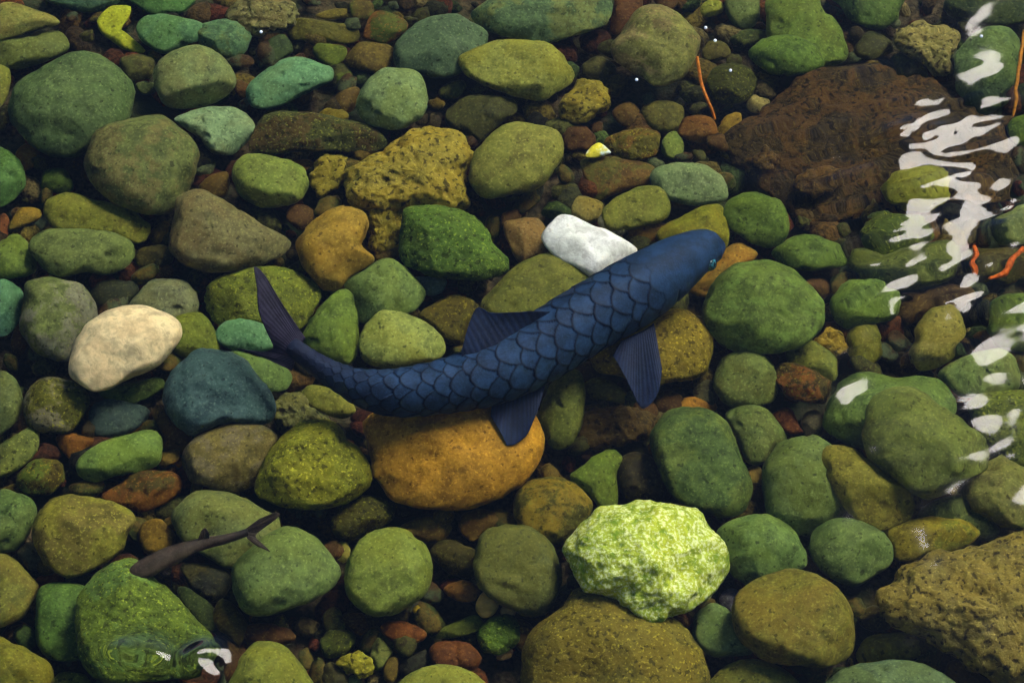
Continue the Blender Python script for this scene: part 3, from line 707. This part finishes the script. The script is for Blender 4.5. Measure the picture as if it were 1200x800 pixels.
# bottom middle
stone('boulder', 'sage green dimpled boulder at the tail of the small fish', '#5e7a4a', [(272,675),(278,657),(295,643),(312,627),(332,617),(355,619),(375,632),(390,650),(400,668),(393,685),(370,702),(340,715),(315,723),(290,718),(276,700)], lift=1.5)
stone('boulder', 'round olive green cobble standing apart in front of the orange rock', '#6e803a', [(404,668),(410,648),(425,630),(442,618),(465,617),(487,627),(500,642),(506,667),(500,690),(475,712),(442,722),(420,710),(405,692)], lift=1.5)
stone('cobble', 'dark mossy stone between orange rock and round olive cobble', '#3e3e10', [(388,618),(395,595),(420,580),(455,585),(462,605),(445,620),(415,632),(398,630)], 'm')
stone('pebble', 'brown leaf shaped pebble in front of the orange rock', '#604816', [(468,618),(490,606),(510,604),(529,615),(525,627),(505,636),(485,630)])
stone('pebble', 'rusty brown pebble behind the grey olive cobble', '#604010', [(536,617),(545,600),(570,596),(592,606),(575,622),(552,634)])
stone('boulder', 'grey olive cobble with rings between lime stone and pebbles', '#5c6236', [(553,675),(557,648),(562,628),(578,617),(600,613),(628,620),(648,640),(660,668),(657,695),(640,718),(615,721),(590,712),(568,700)], lift=1)
stone('cobble', 'dark banded stone beside the grey olive cobble', '#3a3410', [(503,647),(520,632),(550,640),(562,655),(552,677),(528,672)])
stone('pebble', 'red brown oval pebble near the tiny cream shells', '#743f10', [(520,690),(540,679),(562,690),(560,703),(537,706)], lift=1)
stone('shell', 'cream yellow knobbly shell lying among the pebbles', '#d4ac54', [(557,711),(565,697),(575,694),(584,708),(578,720),(565,723)], 'w', lift=2, cat='shell')
stone('shell', 'smaller cream shell touching the grey olive cobble', '#c4a45a', [(585,716),(592,709),(602,714),(603,722),(592,726)], 'w', lift=1.5, cat='shell')
stone('pebble', 'tiny bright yellow pebble beside the round olive cobble', '#c09814', [(483,716),(488,709),(496,710),(499,718),(490,723)], lift=1.5)
stone('pebble', 'glossy brick red oblong pebble in front of the round olive cobble', '#742e10', [(446,738),(455,727),(480,730),(500,741),(490,752),(460,751)], lift=1)
stone('cobble', 'dark red block shaped pebble behind the pale olive domed cobble', '#60240f', [(503,764),(515,751),(545,752),(565,768),(552,784),(512,782)], lift=.5)
stone('pebble', 'green streaked pebble beside the cream yellow shell', '#4c5c1e', [(500,745),(530,730),(558,720),(568,735),(535,746)])
stone('pebble', 'weedy green pebble in front of the cream yellow shell', '#3e6014', [(560,738),(580,720),(605,724),(608,750),(585,766),(565,758)], 'm')
stone('rough_rock', 'little rough yellow green rock among dark pebbles', '#827a18', [(391,780),(405,768),(425,765),(440,778),(432,792),(412,792)], 'r', lift=1)
stone('pebble', 'grey green wedge pebble beside the little rough yellow rock', '#606430', [(434,766),(443,747),(460,762),(452,780),(440,785)])
stone('pebble', 'dark moss pebble behind the little rough yellow rock', '#384612', [(374,752),(385,738),(412,741),(414,760),(384,770)], 'm')
stone('cobble', 'olive domed cobble in front of the sage dimpled boulder', '#727a32', [(265,814),(272,785),(285,765),(300,752),(325,752),(345,766),(360,788),(366,814),(320,832)], lift=1)
stone('cobble', 'pale olive domed cobble in front of the red pebbles', '#7e8640', [(455,817),(470,795),(490,783),(515,777),(540,780),(562,792),(575,805),(578,824),(510,838)], lift=1)
stone('pebble', 'small pale green pebble in front of the little rough yellow rock', '#606e40', [(404,800),(412,790),(422,795),(423,810),(408,812)])
stone('pebble', 'dark olive pebble beside the little rough yellow rock', '#33341a', [(372,790),(385,776),(402,785),(408,800),(388,806)])
stone('cobble', 'maroon stone between the sage dimpled and olive domed cobbles', '#502812', [(280,742),(300,731),(335,735),(346,748),(322,758),(290,756)])
stone('pebble', 'pinkish pebble beside the weedy green pebble', '#826250', [(574,762),(585,755),(600,759),(602,769),(586,773)])
stone('pebble', 'pale yellow pebble between sage boulder and round olive cobble', '#928238', [(391,650),(396,636),(407,636),(411,650),(402,658)])
stone('boulder', 'huge brown olive boulder under the lime stone', '#706226', [(612,770),(620,745),(637,725),(655,708),(670,692),(695,688),(730,700),(765,715),(795,732),(815,755),(828,780),(830,805),(800,838),(720,845),(650,842),(618,812)], 'm', lift=0, thick=.85)
stone('boulder', 'bright lime and white crusted stone', '#aec03c', [(658,645),(665,630),(680,612),(697,598),(720,592),(760,587),(795,590),(815,597),(828,615),(845,632),(856,655),(855,675),(840,695),(815,710),(790,720),(772,731),(750,725),(728,716),(718,702),(700,696),(685,692),(675,675),(665,660)], 'l', lift=3.5)
stone('pebble', 'rust and green pebble beside the huge brown olive boulder', '#50340f', [(598,742),(608,726),(624,732),(626,752),(612,764)], hexb='#3e4a14')
# around the head of the blue fish
stone('boulder', 'bright white block of stone with flat faces', '#f0efe6', [(633,280),(638,267),(652,254),(668,253),(700,265),(725,277),(747,292),(742,305),(720,318),(697,327),(675,315),(650,300)], 'w', lift=3)
stone('cobble', 'yellow olive cobble just behind the white stone', '#72722e', [(704,250),(715,235),(740,222),(760,217),(778,222),(787,242),(780,257),(760,264),(735,270),(712,270)], lift=1)
stone('pebble', 'pale grey tan pebble wedged behind the white stone', '#827866', [(700,256),(712,248),(732,254),(738,268),(722,278),(705,270)], lift=1.5)
stone('pebble', 'rusty pebble between yellow olive cobble and fish head', '#603f12', [(735,265),(755,258),(780,262),(778,278),(755,290),(740,280)])
stone('cobble', 'yellow moss green cobble behind the fish head', '#787816', [(768,278),(780,262),(805,250),(830,239),(846,242),(853,262),(852,285),(840,298),(800,300)], lift=.5)
stone('cobble', 'orange tan stone under the snout of the blue fish', '#94691f', [(807,340),(818,325),(838,305),(855,288),(870,286),(888,297),(870,318),(848,338),(828,350)])
stone('pebble', 'yellow grey block pebble behind the white stone', '#82703e', [(668,250),(677,230),(705,236),(703,255),(685,260)])
stone('pebble', 'dark green pebble beside the yellow grey block pebble', '#223e14', [(634,252),(645,237),(668,236),(674,250),(655,258)])


# ---------------------------------------------------------------- loose pebbles in the gaps between the stones
def inside(poly, x, y, grow):
    P = (poly - poly.mean(0)) * grow + poly.mean(0)
    a, b = P, np.roll(P, -1, axis=0)
    hit = ((a[:, 1] > y) != (b[:, 1] > y)) & (x < (b[:, 0] - a[:, 0]) * (y - a[:, 1]) / (b[:, 1] - a[:, 1] + 1e-9) + a[:, 0])
    return hit.sum() % 2 == 1


tones = [('rust brown', '#4a2c10'), ('olive', '#3e3e16'), ('dark brown', '#2a1c0e'), ('moss green', '#303e18'), ('amber', '#5c4414'), ('brick red', '#3c1c0e'), ('grey green', '#3e4a34')]
peb = {}
for k, (nm, hx) in enumerate(tones):
    m_ = stone_mat(hx, tones[(k + 1) % len(tones)][1] if k % 2 else None, 's', 900 + k)
    for v in range(3):
        vs, fs = lump(12, 18, 1.0, 300 + k * 7 + v)
        me = bpy.data.meshes.new('pebble')
        me.from_pydata([tuple(p * 0.02) for p in vs], [], fs); me.shade_smooth(); me.materials.append(m_)
        peb.setdefault(k, []).append(me)
spots_p = []
pr = random.Random(21)
tries = 0
while len(spots_p) < 190 and tries < 6000:
    tries += 1
    x, y = pr.uniform(0, 1200), pr.uniform(0, 800)
    if 850 < x < 1190 and 90 < y < 260:
        continue
    if any(inside(o, x, y, 0.98) for o in OUTLINES):
        continue
    if any((x - a) ** 2 + (y - b) ** 2 < 15 ** 2 for a, b in spots_p):
        continue
    spots_p.append((x, y))
    k = pr.randrange(len(tones))
    o = bpy.data.objects.new('pebble', pr.choice(peb[k]))
    C.objects.link(o)
    s = pr.uniform(0.45, 0.95)
    o.scale = (s, s, s * pr.uniform(.8, 1.1))
    o.rotation_euler = (pr.uniform(-.4, .4), pr.uniform(-.4, .4), pr.uniform(0, 6.28))
    o.location = at(x, y, 0.010 * s + pr.uniform(0, 0.016))
    tag(o, 'small loose %s pebble in a gap between larger stones' % tones[k][0], 'pebble', 'loose %s pebbles in the gaps' % tones[k][0])
# ---------------------------------------------------------------- fish
def fish_skin(name, base, edge, belly):
    T = NT(name)
    tc = T.n('TexCoord')
    f = T.noise(tc.outputs['Object'], 55, 5, 0.6)
    g = T.noise(tc.outputs['Object'], 420, 3, 0.6)
    col = T.mix(T.ramp(f, 0.35, 0.66), tint(base, 0.62), tint(base, 1.35))
    col = T.mix(T.math('MULTIPLY', T.ramp(g, 0.5, 0.7), 0.35), col, tint(base, 2.0))
    be = T.n('Attribute', attribute_name='belly')
    col = T.mix(be.outputs['Fac'], col, belly + (1,))
    ed = T.n('Attribute', attribute_name='scale_edge')
    col = T.mix(ed.outputs['Fac'], col, edge + (1,))
    T.l(col, T.b.inputs['Base Color'])
    T.b.inputs['Roughness'].default_value = 0.6
    T.b.inputs['Specular IOR Level'].default_value = 0.12
    bp = T.n('Bump'); bp.inputs['Distance'].default_value = 0.0008; bp.inputs['Strength'].default_value = 0.5
    T.l(g, bp.inputs['Height']); T.l(bp.outputs[0], T.b.inputs['Normal'])
    return T.m


def smooth(a, b, x):
    t = min(1.0, max(0.0, (x - a) / (b - a)))
    return t * t * (3 - 2 * t)


def fish_body(st, z, mat, parent, rows, NL, NA, head_at, gill_at, scale_amp, flat=1.0):
    """One continuous body skinned along the spine stations (px, py, half width px, dz)."""
    px = DIST / FPX
    P = []
    for (x, y, hw, dz) in st:
        p = at(x, y, z + dz)
        k = (p - CAM).dot(FWD) / FPX
        P.append((p.x, p.y, p.z, hw * k))
    D = catmull(P, NL, closed=False)
    cen = [Vector(q[:3]) for q in D]
    rad = np.maximum(D[:, 3], 0.0004)
    arc = [0.0]
    for a, b in zip(cen[:-1], cen[1:]):
        arc.append(arc[-1] + (b - a).length)
    L = arc[-1]
    # scale rows get finer with the body
    uu = [0.0]
    for i in range(1, NL):
        uu.append(uu[-1] + (arc[i] - arc[i - 1]) / (0.58 * rad[i] + 0.0022))
    org = cen[0].copy()
    V, E, B = [], [], []
    for i in range(NL):
        t = (cen[min(i + 1, NL - 1)] - cen[max(i - 1, 0)]).normalized()
        side = t.cross(Vector((0, 0, 1))).normalized()
        up = side.cross(t).normalized()
        f = arc[i] / L
        wid = 0.98 - 0.22 * smooth(0.55, 1.0, f)
        hei = (0.86 + 0.16 * smooth(0.0, 0.25, f)) * flat
        hs = smooth(head_at - 0.03, head_at + 0.02, f)
        tail = 1 - 0.75 * smooth(0.84, 1.0, f)
        for j in range(NA):
            th = 2 * math.pi * j / NA
            e = 0.0
            h = 0.0
            v = th / (2 * math.pi) * rows
            # the scale that lies on top here is the foremost one that reaches this far
            if hs > 0 and scale_amp:
                best = None
                for jj in (math.floor(v) - 1, math.floor(v), math.floor(v) + 1, math.floor(v) + 2):
                    o = 0.5 * (jj % 2)
                    jit = 0.10 * math.sin(jj * 12.9)
                    for ii in range(math.floor(uu[i] - o) - 2, math.floor(uu[i] - o) + 2):
                        uc = ii + o + jit + 0.13 * math.sin(ii * 7.7 + (jj % rows) * 3.1)
                        wob = 1.06 + 0.07 * math.sin(ii * 5.3 + (jj % rows) * 8.7)
                        du, dv = abs(uu[i] - uc), abs(v - jj - 0.10 * math.sin(ii * 3.7 + jj * 2.2)) * 1.02
                        dd = (du ** 1.75 + dv ** 1.75) ** (1 / 1.75)
                        if dd < wob and (best is None or uc < best[0]):
                            best = (uc, dd / wob, math.atan2(v - jj, uu[i] - uc))
                if best:
                    q = best[1]
                    dorsal = abs(math.sin(th))
                    e = max(smooth(0.85, 0.96, q), 0.30 * q * (0.5 + 0.5 * math.cos(best[2] * 17))) * hs * tail
                    h = scale_amp * (q * q - 0.5) * hs * tail
            # gill cover edge on either side
            gf = gill_at + 0.020 * math.cos(2 * th) - 0.01 * math.sin(th)
            if math.sin(th) < 0.35:
                g = math.exp(-((f - gf) / 0.0035) ** 2)
                e = max(e, 0.9 * g)
                h -= 0.0012 * g
            # mouth
            E.append(min(1, e) * (0.92 + 0.08 * noise.noise((th * 9, f * 60, 0))))
            B.append(max(0.85 * smooth(-0.15, -0.75, math.sin(th)), 0.75 * smooth(0.72, 0.98, f)))
            dirn = side * (math.cos(th) * wid) + up * (math.sin(th) * hei)
            V.append(cen[i] + dirn * rad[i] + dirn.normalized() * h - org)
    n0 = len(V)
    V += [cen[0] - org, cen[-1] - org]
    E += [0, 0]; B += [0, 0]
    F = []
    for i in range(NL - 1):
        for j in range(NA):
            k = (j + 1) % NA
            F.append((i * NA + j, (i + 1) * NA + j, (i + 1) * NA + k, i * NA + k))
    for j in range(NA):
        k = (j + 1) % NA
        F.append((n0, j, k)); F.append((n0 + 1, (NL - 1) * NA + k, (NL - 1) * NA + j))
    o = mesh_obj('body', V, F, mat)
    for nm, dat in (('scale_edge', E), ('belly', B)):
        a = o.data.attributes.new(nm, 'FLOAT', 'POINT')
        a.data.foreach_set('value', np.array(dat, np.float32))
    o.parent = parent
    o.location = org - parent.location
    return o


def fin(name, base, tip, mat, parent, rays, ridge=0.0009, thick=0.0012, nu=None, nv=26, sag=0.0):
    """A fin spanned between two edges, base and tip: lists of world points; real thickness and ray ridges."""
    nu = nu or rays * 6
    b = catmull([tuple(p) for p in base], nu, closed=False)
    t = catmull([tuple(p) for p in tip], nu, closed=False)
    org = Vector(b.mean(0))
    mid = []
    for j in range(nv):
        f = j / (nv - 1)
        row = []
        for i in range(nu):
            p = Vector(b[i]) * (1 - f) + Vector(t[i]) * f
            p.z += sag * math.sin(math.pi * f) + 0.0025 * f * math.sin(i / nu * 9)
            row.append(p)
        mid.append(row)
    V, F, E = [], [], []
    for s in (1, -1):
        for j in range(nv):
            for i in range(nu):
                a = mid[j][min(i + 1, nu - 1)] - mid[j][max(i - 1, 0)]
                c = mid[min(j + 1, nv - 1)][i] - mid[max(j - 1, 0)][i]
                n = a.cross(c)
                n = n.normalized() if n.length > 1e-12 else Vector((0, 0, 1))
                ph = i / (nu - 1) * rays * 2 * math.pi
                w = thick * (1 - 0.75 * j / (nv - 1)) * 0.5 + ridge * 0.5 * (0.5 + 0.5 * math.cos(ph)) * (1 - 0.5 * j / (nv - 1))
                if i in (0, nu - 1): w *= 0.4
                V.append(mid[j][i] + n * (w * s) - org)
                E.append(0.75 * (0.5 - 0.5 * math.cos(ph)) ** 2)
    M = nu * nv
    for j in range(nv - 1):
        for i in range(nu - 1):
            a = j * nu + i
            F.append((a, a + 1, a + nu + 1, a + nu))
            F.append((M + a, M + a + nu, M + a + nu + 1, M + a + 1))
    for i in range(nu - 1):
        F.append((i, M + i, M + i + 1, i + 1))
        a = (nv - 1) * nu + i
        F.append((a, a + 1, M + a + 1, M + a))
    for j in range(nv - 1):
        a = j * nu
        F.append((a, a + nu, M + a + nu, M + a))
        a = j * nu + nu - 1
        F.append((a, M + a, M + a + nu, a + nu))
    o = mesh_obj(name, V, F, mat)
    a = o.data.attributes.new('scale_edge', 'FLOAT', 'POINT')
    a.data.foreach_set('value', np.array(E, np.float32))
    a = o.data.attributes.new('belly', 'FLOAT', 'POINT')
    a.data.foreach_set('value', np.zeros(len(V), np.float32))
    o.parent = parent
    o.location = org - parent.location
    return o


def eye(parent, px, py, z, r_px, mat, iris):
    p = at(px, py, z)
    r = r_px * DIST / FPX
    vs, fs = lump(10, 16, 1.0, 5)
    vs = [v.normalized() * r for v in vs]
    o = mesh_obj('eye', vs, fs, mat)
    o.parent = parent
    o.location = p - parent.location
    return o


# the large blue fish
FZ = 0.142
big = bpy.data.objects.new('fish', None)
C.objects.link(big)
big.location = at(600, 425, FZ - 0.045)
tag(big, 'large dark blue scaled fish swimming over the orange rock and white stone', 'fish')
skin = fish_skin('blue_fish_skin', (0.012, 0.034, 0.082), (0.003, 0.005, 0.014), (0.014, 0.015, 0.032))  # black-grey fish: blue of the light is put into skin and fin colours
fin_skin = fish_skin('blue_fin_skin', (0.008, 0.016, 0.045), (0.006, 0.009, 0.02), (0.01, 0.012, 0.03))
tail_skin = fish_skin('blue_tail_skin', (0.020, 0.016, 0.034), (0.009, 0.008, 0.018), (0.01, 0.012, 0.03))
fish_body([(843, 285, 3, -.010), (841.5, 286, 13, -.009), (837, 287, 20, -.008), (826, 290, 25.5, -.006), (811, 297, 30, -.003), (790, 310, 36, 0), (760, 331, 41.5, 0), (725, 352, 43, 0), (690, 372, 43, 0),
           (655, 394, 43, 0), (620, 416, 41.5, 0), (580, 436, 39.5, 0), (540, 448, 37, 0), (500, 456, 35, 0), (460, 460, 33, 0), (425, 454, 27, 0), (395, 441, 20.5, .0), (370, 426, 17, .001),
           (352, 413, 15, .002), (342, 405, 13, .003)], FZ, skin, big, 12, 620, 176, 0.205, 0.150, 0.0016)
F3 = lambda pts, zs: [at(x, y, z) for (x, y), z in zip(pts, zs)]
# dorsal fin, folded towards the far side; then pectoral, pelvic and tail fins
fin('dorsal_fin', F3([(648, 367), (628, 377), (604, 392), (589, 406), (565, 417), (541, 420)], [FZ + .036, FZ + .036, FZ + .034, FZ + .033, FZ + .031, FZ + .029]),
    F3([(646, 365), (622, 366), (599, 366), (575, 365), (557, 362), (541, 411)], [FZ + .038, FZ + .052, FZ + .058, FZ + .06, FZ + .06, FZ + .036]), fin_skin, big, 16)
fin('pectoral_fin', F3([(766, 378), (755, 386), (742, 392), (728, 399)], [FZ - .02, FZ - .022, FZ - .022, FZ - .02]),
    F3([(776, 432), (771, 462), (757, 478), (749, 474), (735, 447), (718, 417)], [FZ - .03, FZ - .035, FZ - .04, FZ - .04, FZ - .035, FZ - .028]), fin_skin, big, 17)
fin('pelvic_fin', F3([(640, 444), (620, 455), (598, 464), (576, 474)], [FZ - .025] * 4),
    F3([(634, 470), (626, 492), (615, 512), (596, 522), (590, 514), (575, 488)], [FZ - .028, FZ - .032, FZ - .036, FZ - .04, FZ - .036, FZ - .03]), fin_skin, big, 14)
fin('tail_fin', F3([(358, 396), (352, 406), (348, 415), (345, 424), (342, 434)], [FZ + .012, FZ + .006, FZ, FZ - .005, FZ - .01]),
    F3([(326, 350), (310, 323), (298, 314), (301, 338), (303, 364), (312, 387), (320, 405), (314, 411), (296, 411), (277, 409), (296, 415), (319, 424)],
       [FZ + .032, FZ + .04, FZ + .045, FZ + .038, FZ + .03, FZ + .018, FZ + .004, FZ - .004, FZ - .01, FZ - .016, FZ - .016, FZ - .012]), tail_skin, big, 24, nu=150, nv=30)
eye_m = plain_mat('fish_eye', '#2f7080', '#0c1a24', 260, 0.15, 0.6)
eye(big, 830, 309, FZ - .002, 9.5, eye_m, None)

# the small brown fish
SZ = 0.125
small = bpy.data.objects.new('fish', None)
C.objects.link(small)
small.location = at(220, 643, SZ - 0.012)
tag(small, 'small dark brown fish gliding over the bright green speckled boulder', 'fish')
bskin = fish_skin('brown_fish_skin', (0.046, 0.032, 0.020), (0.016, 0.012, 0.011), (0.02, 0.016, 0.016))
fish_body([(151, 675, 2.5, 0), (154, 674, 6, 0), (160, 671, 10.5, 0), (172, 665, 12.8, 0), (190, 656, 13, 0), (207, 648, 11.6, 0), (225, 641, 9, 0), (243, 635.5, 7.6, 0), (262, 632, 7.0, 0), (278, 628, 6.4, 0), (291, 624, 6, 0)],
          SZ, bskin, small, 16, 120, 40, 0.22, 0.18, 0.0)
fin('dorsal_fin', F3([(231, 634), (237, 632), (245, 631)], [SZ + .006] * 3), F3([(234, 627), (240, 617), (245, 627)], [SZ + .012, SZ + .018, SZ + .012]), bskin, small, 6)
fin('pectoral_fin', F3([(181, 664), (186, 662), (190, 660)], [SZ - .004] * 3), F3([(190, 676), (199, 671), (202, 664)], [SZ - .012] * 3), bskin, small, 6)
fin('tail_fin', F3([(288, 620), (289, 625), (290, 631)], [SZ + .003, SZ, SZ - .003]),
    F3([(303, 608), (324, 601), (327, 606), (306, 621), (300, 628), (306, 635), (317, 647), (302, 640)], [SZ + .01, SZ + .016, SZ + .014, SZ + .004, SZ, SZ - .004, SZ - .01, SZ - .008]), bskin, small, 12, nu=80)
eye(small, 158, 679, SZ - .002, 1.8, eye_m, None)


# ---------------------------------------------------------------- twigs and bubbles
def twig(label, pts, r, hexa):
    D = catmull([tuple(p) for p in pts], 40, closed=False)
    org = Vector(D.mean(0))
    V, F = [], []
    for i, q in enumerate(D):
        q = Vector(q)
        t = (Vector(D[min(i + 1, 39)]) - Vector(D[max(i - 1, 0)])).normalized()
        s = t.cross(Vector((0.1, 0.2, 1))).normalized()
        u = s.cross(t)
        w = r * (0.65 + 0.35 * math.sin(math.pi * (i + 4) / 46)) * (1 + 0.25 * noise.noise((i * 0.4, r * 900, 0)))
        for k in range(8):
            a = 2 * math.pi * k / 8
            V.append(q + (s * math.cos(a) + u * math.sin(a)) * w - org)
    for i in range(39):
        for k in range(8):
            m = (k + 1) % 8
            F.append((i * 8 + k, i * 8 + m, (i + 1) * 8 + m, (i + 1) * 8 + k))
    F.append(tuple(range(7, -1, -1))); F.append(tuple(39 * 8 + k for k in range(8)))
    o = mesh_obj('twig', V, F, plain_mat('twig_bark', hexa, None, 200, 0.6, 0.2), loc=org)
    tag(o, label, 'twig')


twig('thin curved orange twig beside the rounded khaki cobble', F3([(817, 66), (819, 82), (822, 98), (828, 116), (838, 140)], [.09, .085, .08, .075, .06]), .0024, '#c87012')
twig('thin slanting orange twig against the tall grey green cobble', F3([(1201, 36), (1197, 62), (1193, 95), (1187, 134)], [.13, .13, .125, .11]), .0024, '#b87818')
twig('short thick bright orange twig, shorter piece of the broken one', F3([(1142, 286), (1144, 298), (1141, 318)], [.08, .08, .075]), .0045, '#d0600c')
twig('forked bright orange twig, longer piece of the broken one', F3([(1160, 326), (1180, 318), (1188, 305), (1200, 290)], [.08, .082, .084, .084]), .0042, '#d0600c')

Tb = NT('bubble')
Tb.b.inputs['Base Color'].default_value = (0.85, 0.87, 0.9, 1)
Tb.b.inputs['Roughness'].default_value = 0.15
bv, bf = lump(8, 12, 1.0, 3)
bme = bpy.data.meshes.new('bubble')
bme.from_pydata([tuple(v.normalized() * 0.0019) for v in bv], [], bf); bme.shade_smooth(); bme.materials.append(Tb.m)
for x, y in ((746, 94), (827, 33), (838, 48), (856, 83), (1150, 43), (306, 38)):
    o = bpy.data.objects.new('bubble', bme)
    C.objects.link(o)
    o.location = at(x, y, WATER_Z) + Vector((0, 0, 0.0006))
    tag(o, 'tiny white bubble floating on the water surface', 'bubble', 'bubbles on the water')
# ---------------------------------------------------------------- the water surface
def lattice(shape_seed, X, Y):
    """Smooth value noise on numpy arrays."""
    r = np.random.RandomState(shape_seed)
    tab = r.rand(256, 256)
    xi, yi = np.floor(X).astype(int), np.floor(Y).astype(int)
    fx, fy = X - xi, Y - yi
    fx, fy = fx ** 3 * (fx * (fx * 6 - 15) + 10), fy ** 3 * (fy * (fy * 6 - 15) + 10)
    g = lambda a, b: tab[a % 256, b % 256]
    return (g(xi, yi) * (1 - fx) + g(xi + 1, yi) * fx) * (1 - fy) + (g(xi, yi + 1) * (1 - fx) + g(xi + 1, yi + 1) * fx) * fy - 0.5


def bump(X, Y, px, py, sx, sy):
    c = at(px, py, WATER_Z)
    return np.exp(-((X - c.x) / sx) ** 2 - ((Y - c.y) / sy) ** 2)


def waves(X, Y):
    # how restless the surface is: calm over the fish, choppy where the current runs over the slab
    k = 0.20 + 1.15 * bump(X, Y, 1140, 235, .17, .24) + 0.55 * bump(X, Y, 1000, 165, .17, .13) + 0.36 * bump(X, Y, 1120, 540, .2, .28) \
        + 0.5 * bump(X, Y, 215, 780, .07, .035) + 0.15 * bump(X, Y, 700, 740, .5, .16)
    a, b = X * 0.94 + Y * 0.34, -X * 0.34 + Y * 0.94
    z = 0.0085 * (1 - 0.85 * bump(X, Y, 1100, 560, .25, .24)) * lattice(1, X * 7 + 40, b * 10 + 40) + 0.0036 * lattice(2, a * 16 + 40, b * 27 + 40) + 0.0010 * lattice(3, a * 30 + 40, b * 60 + 40)
    rip = bump(X, Y, 1060, 180, .2, .2) + 0.9 * bump(X, Y, 1090, 560, .22, .26)
    z = z + rip * (0.0022 * lattice(4, a * 18 + 40, b * 70 + 40) + 0.0046 * lattice(5, a * 12 + 40, b * 34 + 40))
    z = z + 0.00030 * rip * lattice(7, a * 55 + 40, b * 110 + 40)
    # a few faint rings left by insects and bubbles
    for px, py, amp, lam, rad in ((1078, 158, .00035, .026, .05), (560, 660, .0001, .016, .05), (1060, 362, .00022, .022, .04), (1093, 25, .0002, .02, .03)):
        c = at(px, py, WATER_Z)
        r = np.hypot(X - c.x, (Y - c.y) * 1.15) * (1 + 0.25 * lattice(6, X * 20 + 40, Y * 20 + 40))
        z = z + amp * np.cos(2 * math.pi * r / lam) * np.exp(-(r / rad) ** 2) / np.maximum(k, .2)
    z = z * k
    # two warped bumps added and shaped to mirror the sun as a glare patch
    XW = X + 0.020 * lattice(8, X * 28 + 40, Y * 24 + 40) + 0.007 * lattice(9, X * 75 + 40, Y * 60 + 40)
    YW = Y + 0.020 * lattice(10, X * 26 + 40, Y * 28 + 40)
    for px, py, h, sx, sy in ((166, 770, .0120, .021, .020), (232, 776, .0120, .024, .017)):
        z = z + h * bump(XW, YW, px, py, sx, sy)
    return WATER_Z + z


Wm = bpy.data.materials.new('water')
Wm.use_nodes = True
wt = Wm.node_tree
wt.nodes.clear()
w_out = wt.nodes.new('ShaderNodeOutputMaterial')
w_fr = wt.nodes.new('ShaderNodeFresnel'); w_fr.inputs['IOR'].default_value = 1.33
w_mix = wt.nodes.new('ShaderNodeMixShader')
w_re = wt.nodes.new('ShaderNodeBsdfRefraction')
w_re.inputs['IOR'].default_value = IOR_T
w_re.inputs['Roughness'].default_value = 0.0
w_re.inputs['Color'].default_value = (0.98, 1.0, 0.98, 1)
w_gl = wt.nodes.new('ShaderNodeBsdfGlossy'); w_gl.inputs['Roughness'].default_value = 0.06
wt.links.new(w_fr.outputs[0], w_mix.inputs[0])
wt.links.new(w_re.outputs[0], w_mix.inputs[1])
wt.links.new(w_gl.outputs[0], w_mix.inputs[2])
wt.links.new(w_mix.outputs[0], w_out.inputs['Surface'])
water = grid('water', warped_axis(0.78, 560, 60, 20), warped_axis(0.80, 560, 60, 20), waves, Wm)
tag(water, 'clear rippled water over the stones', kind='structure')
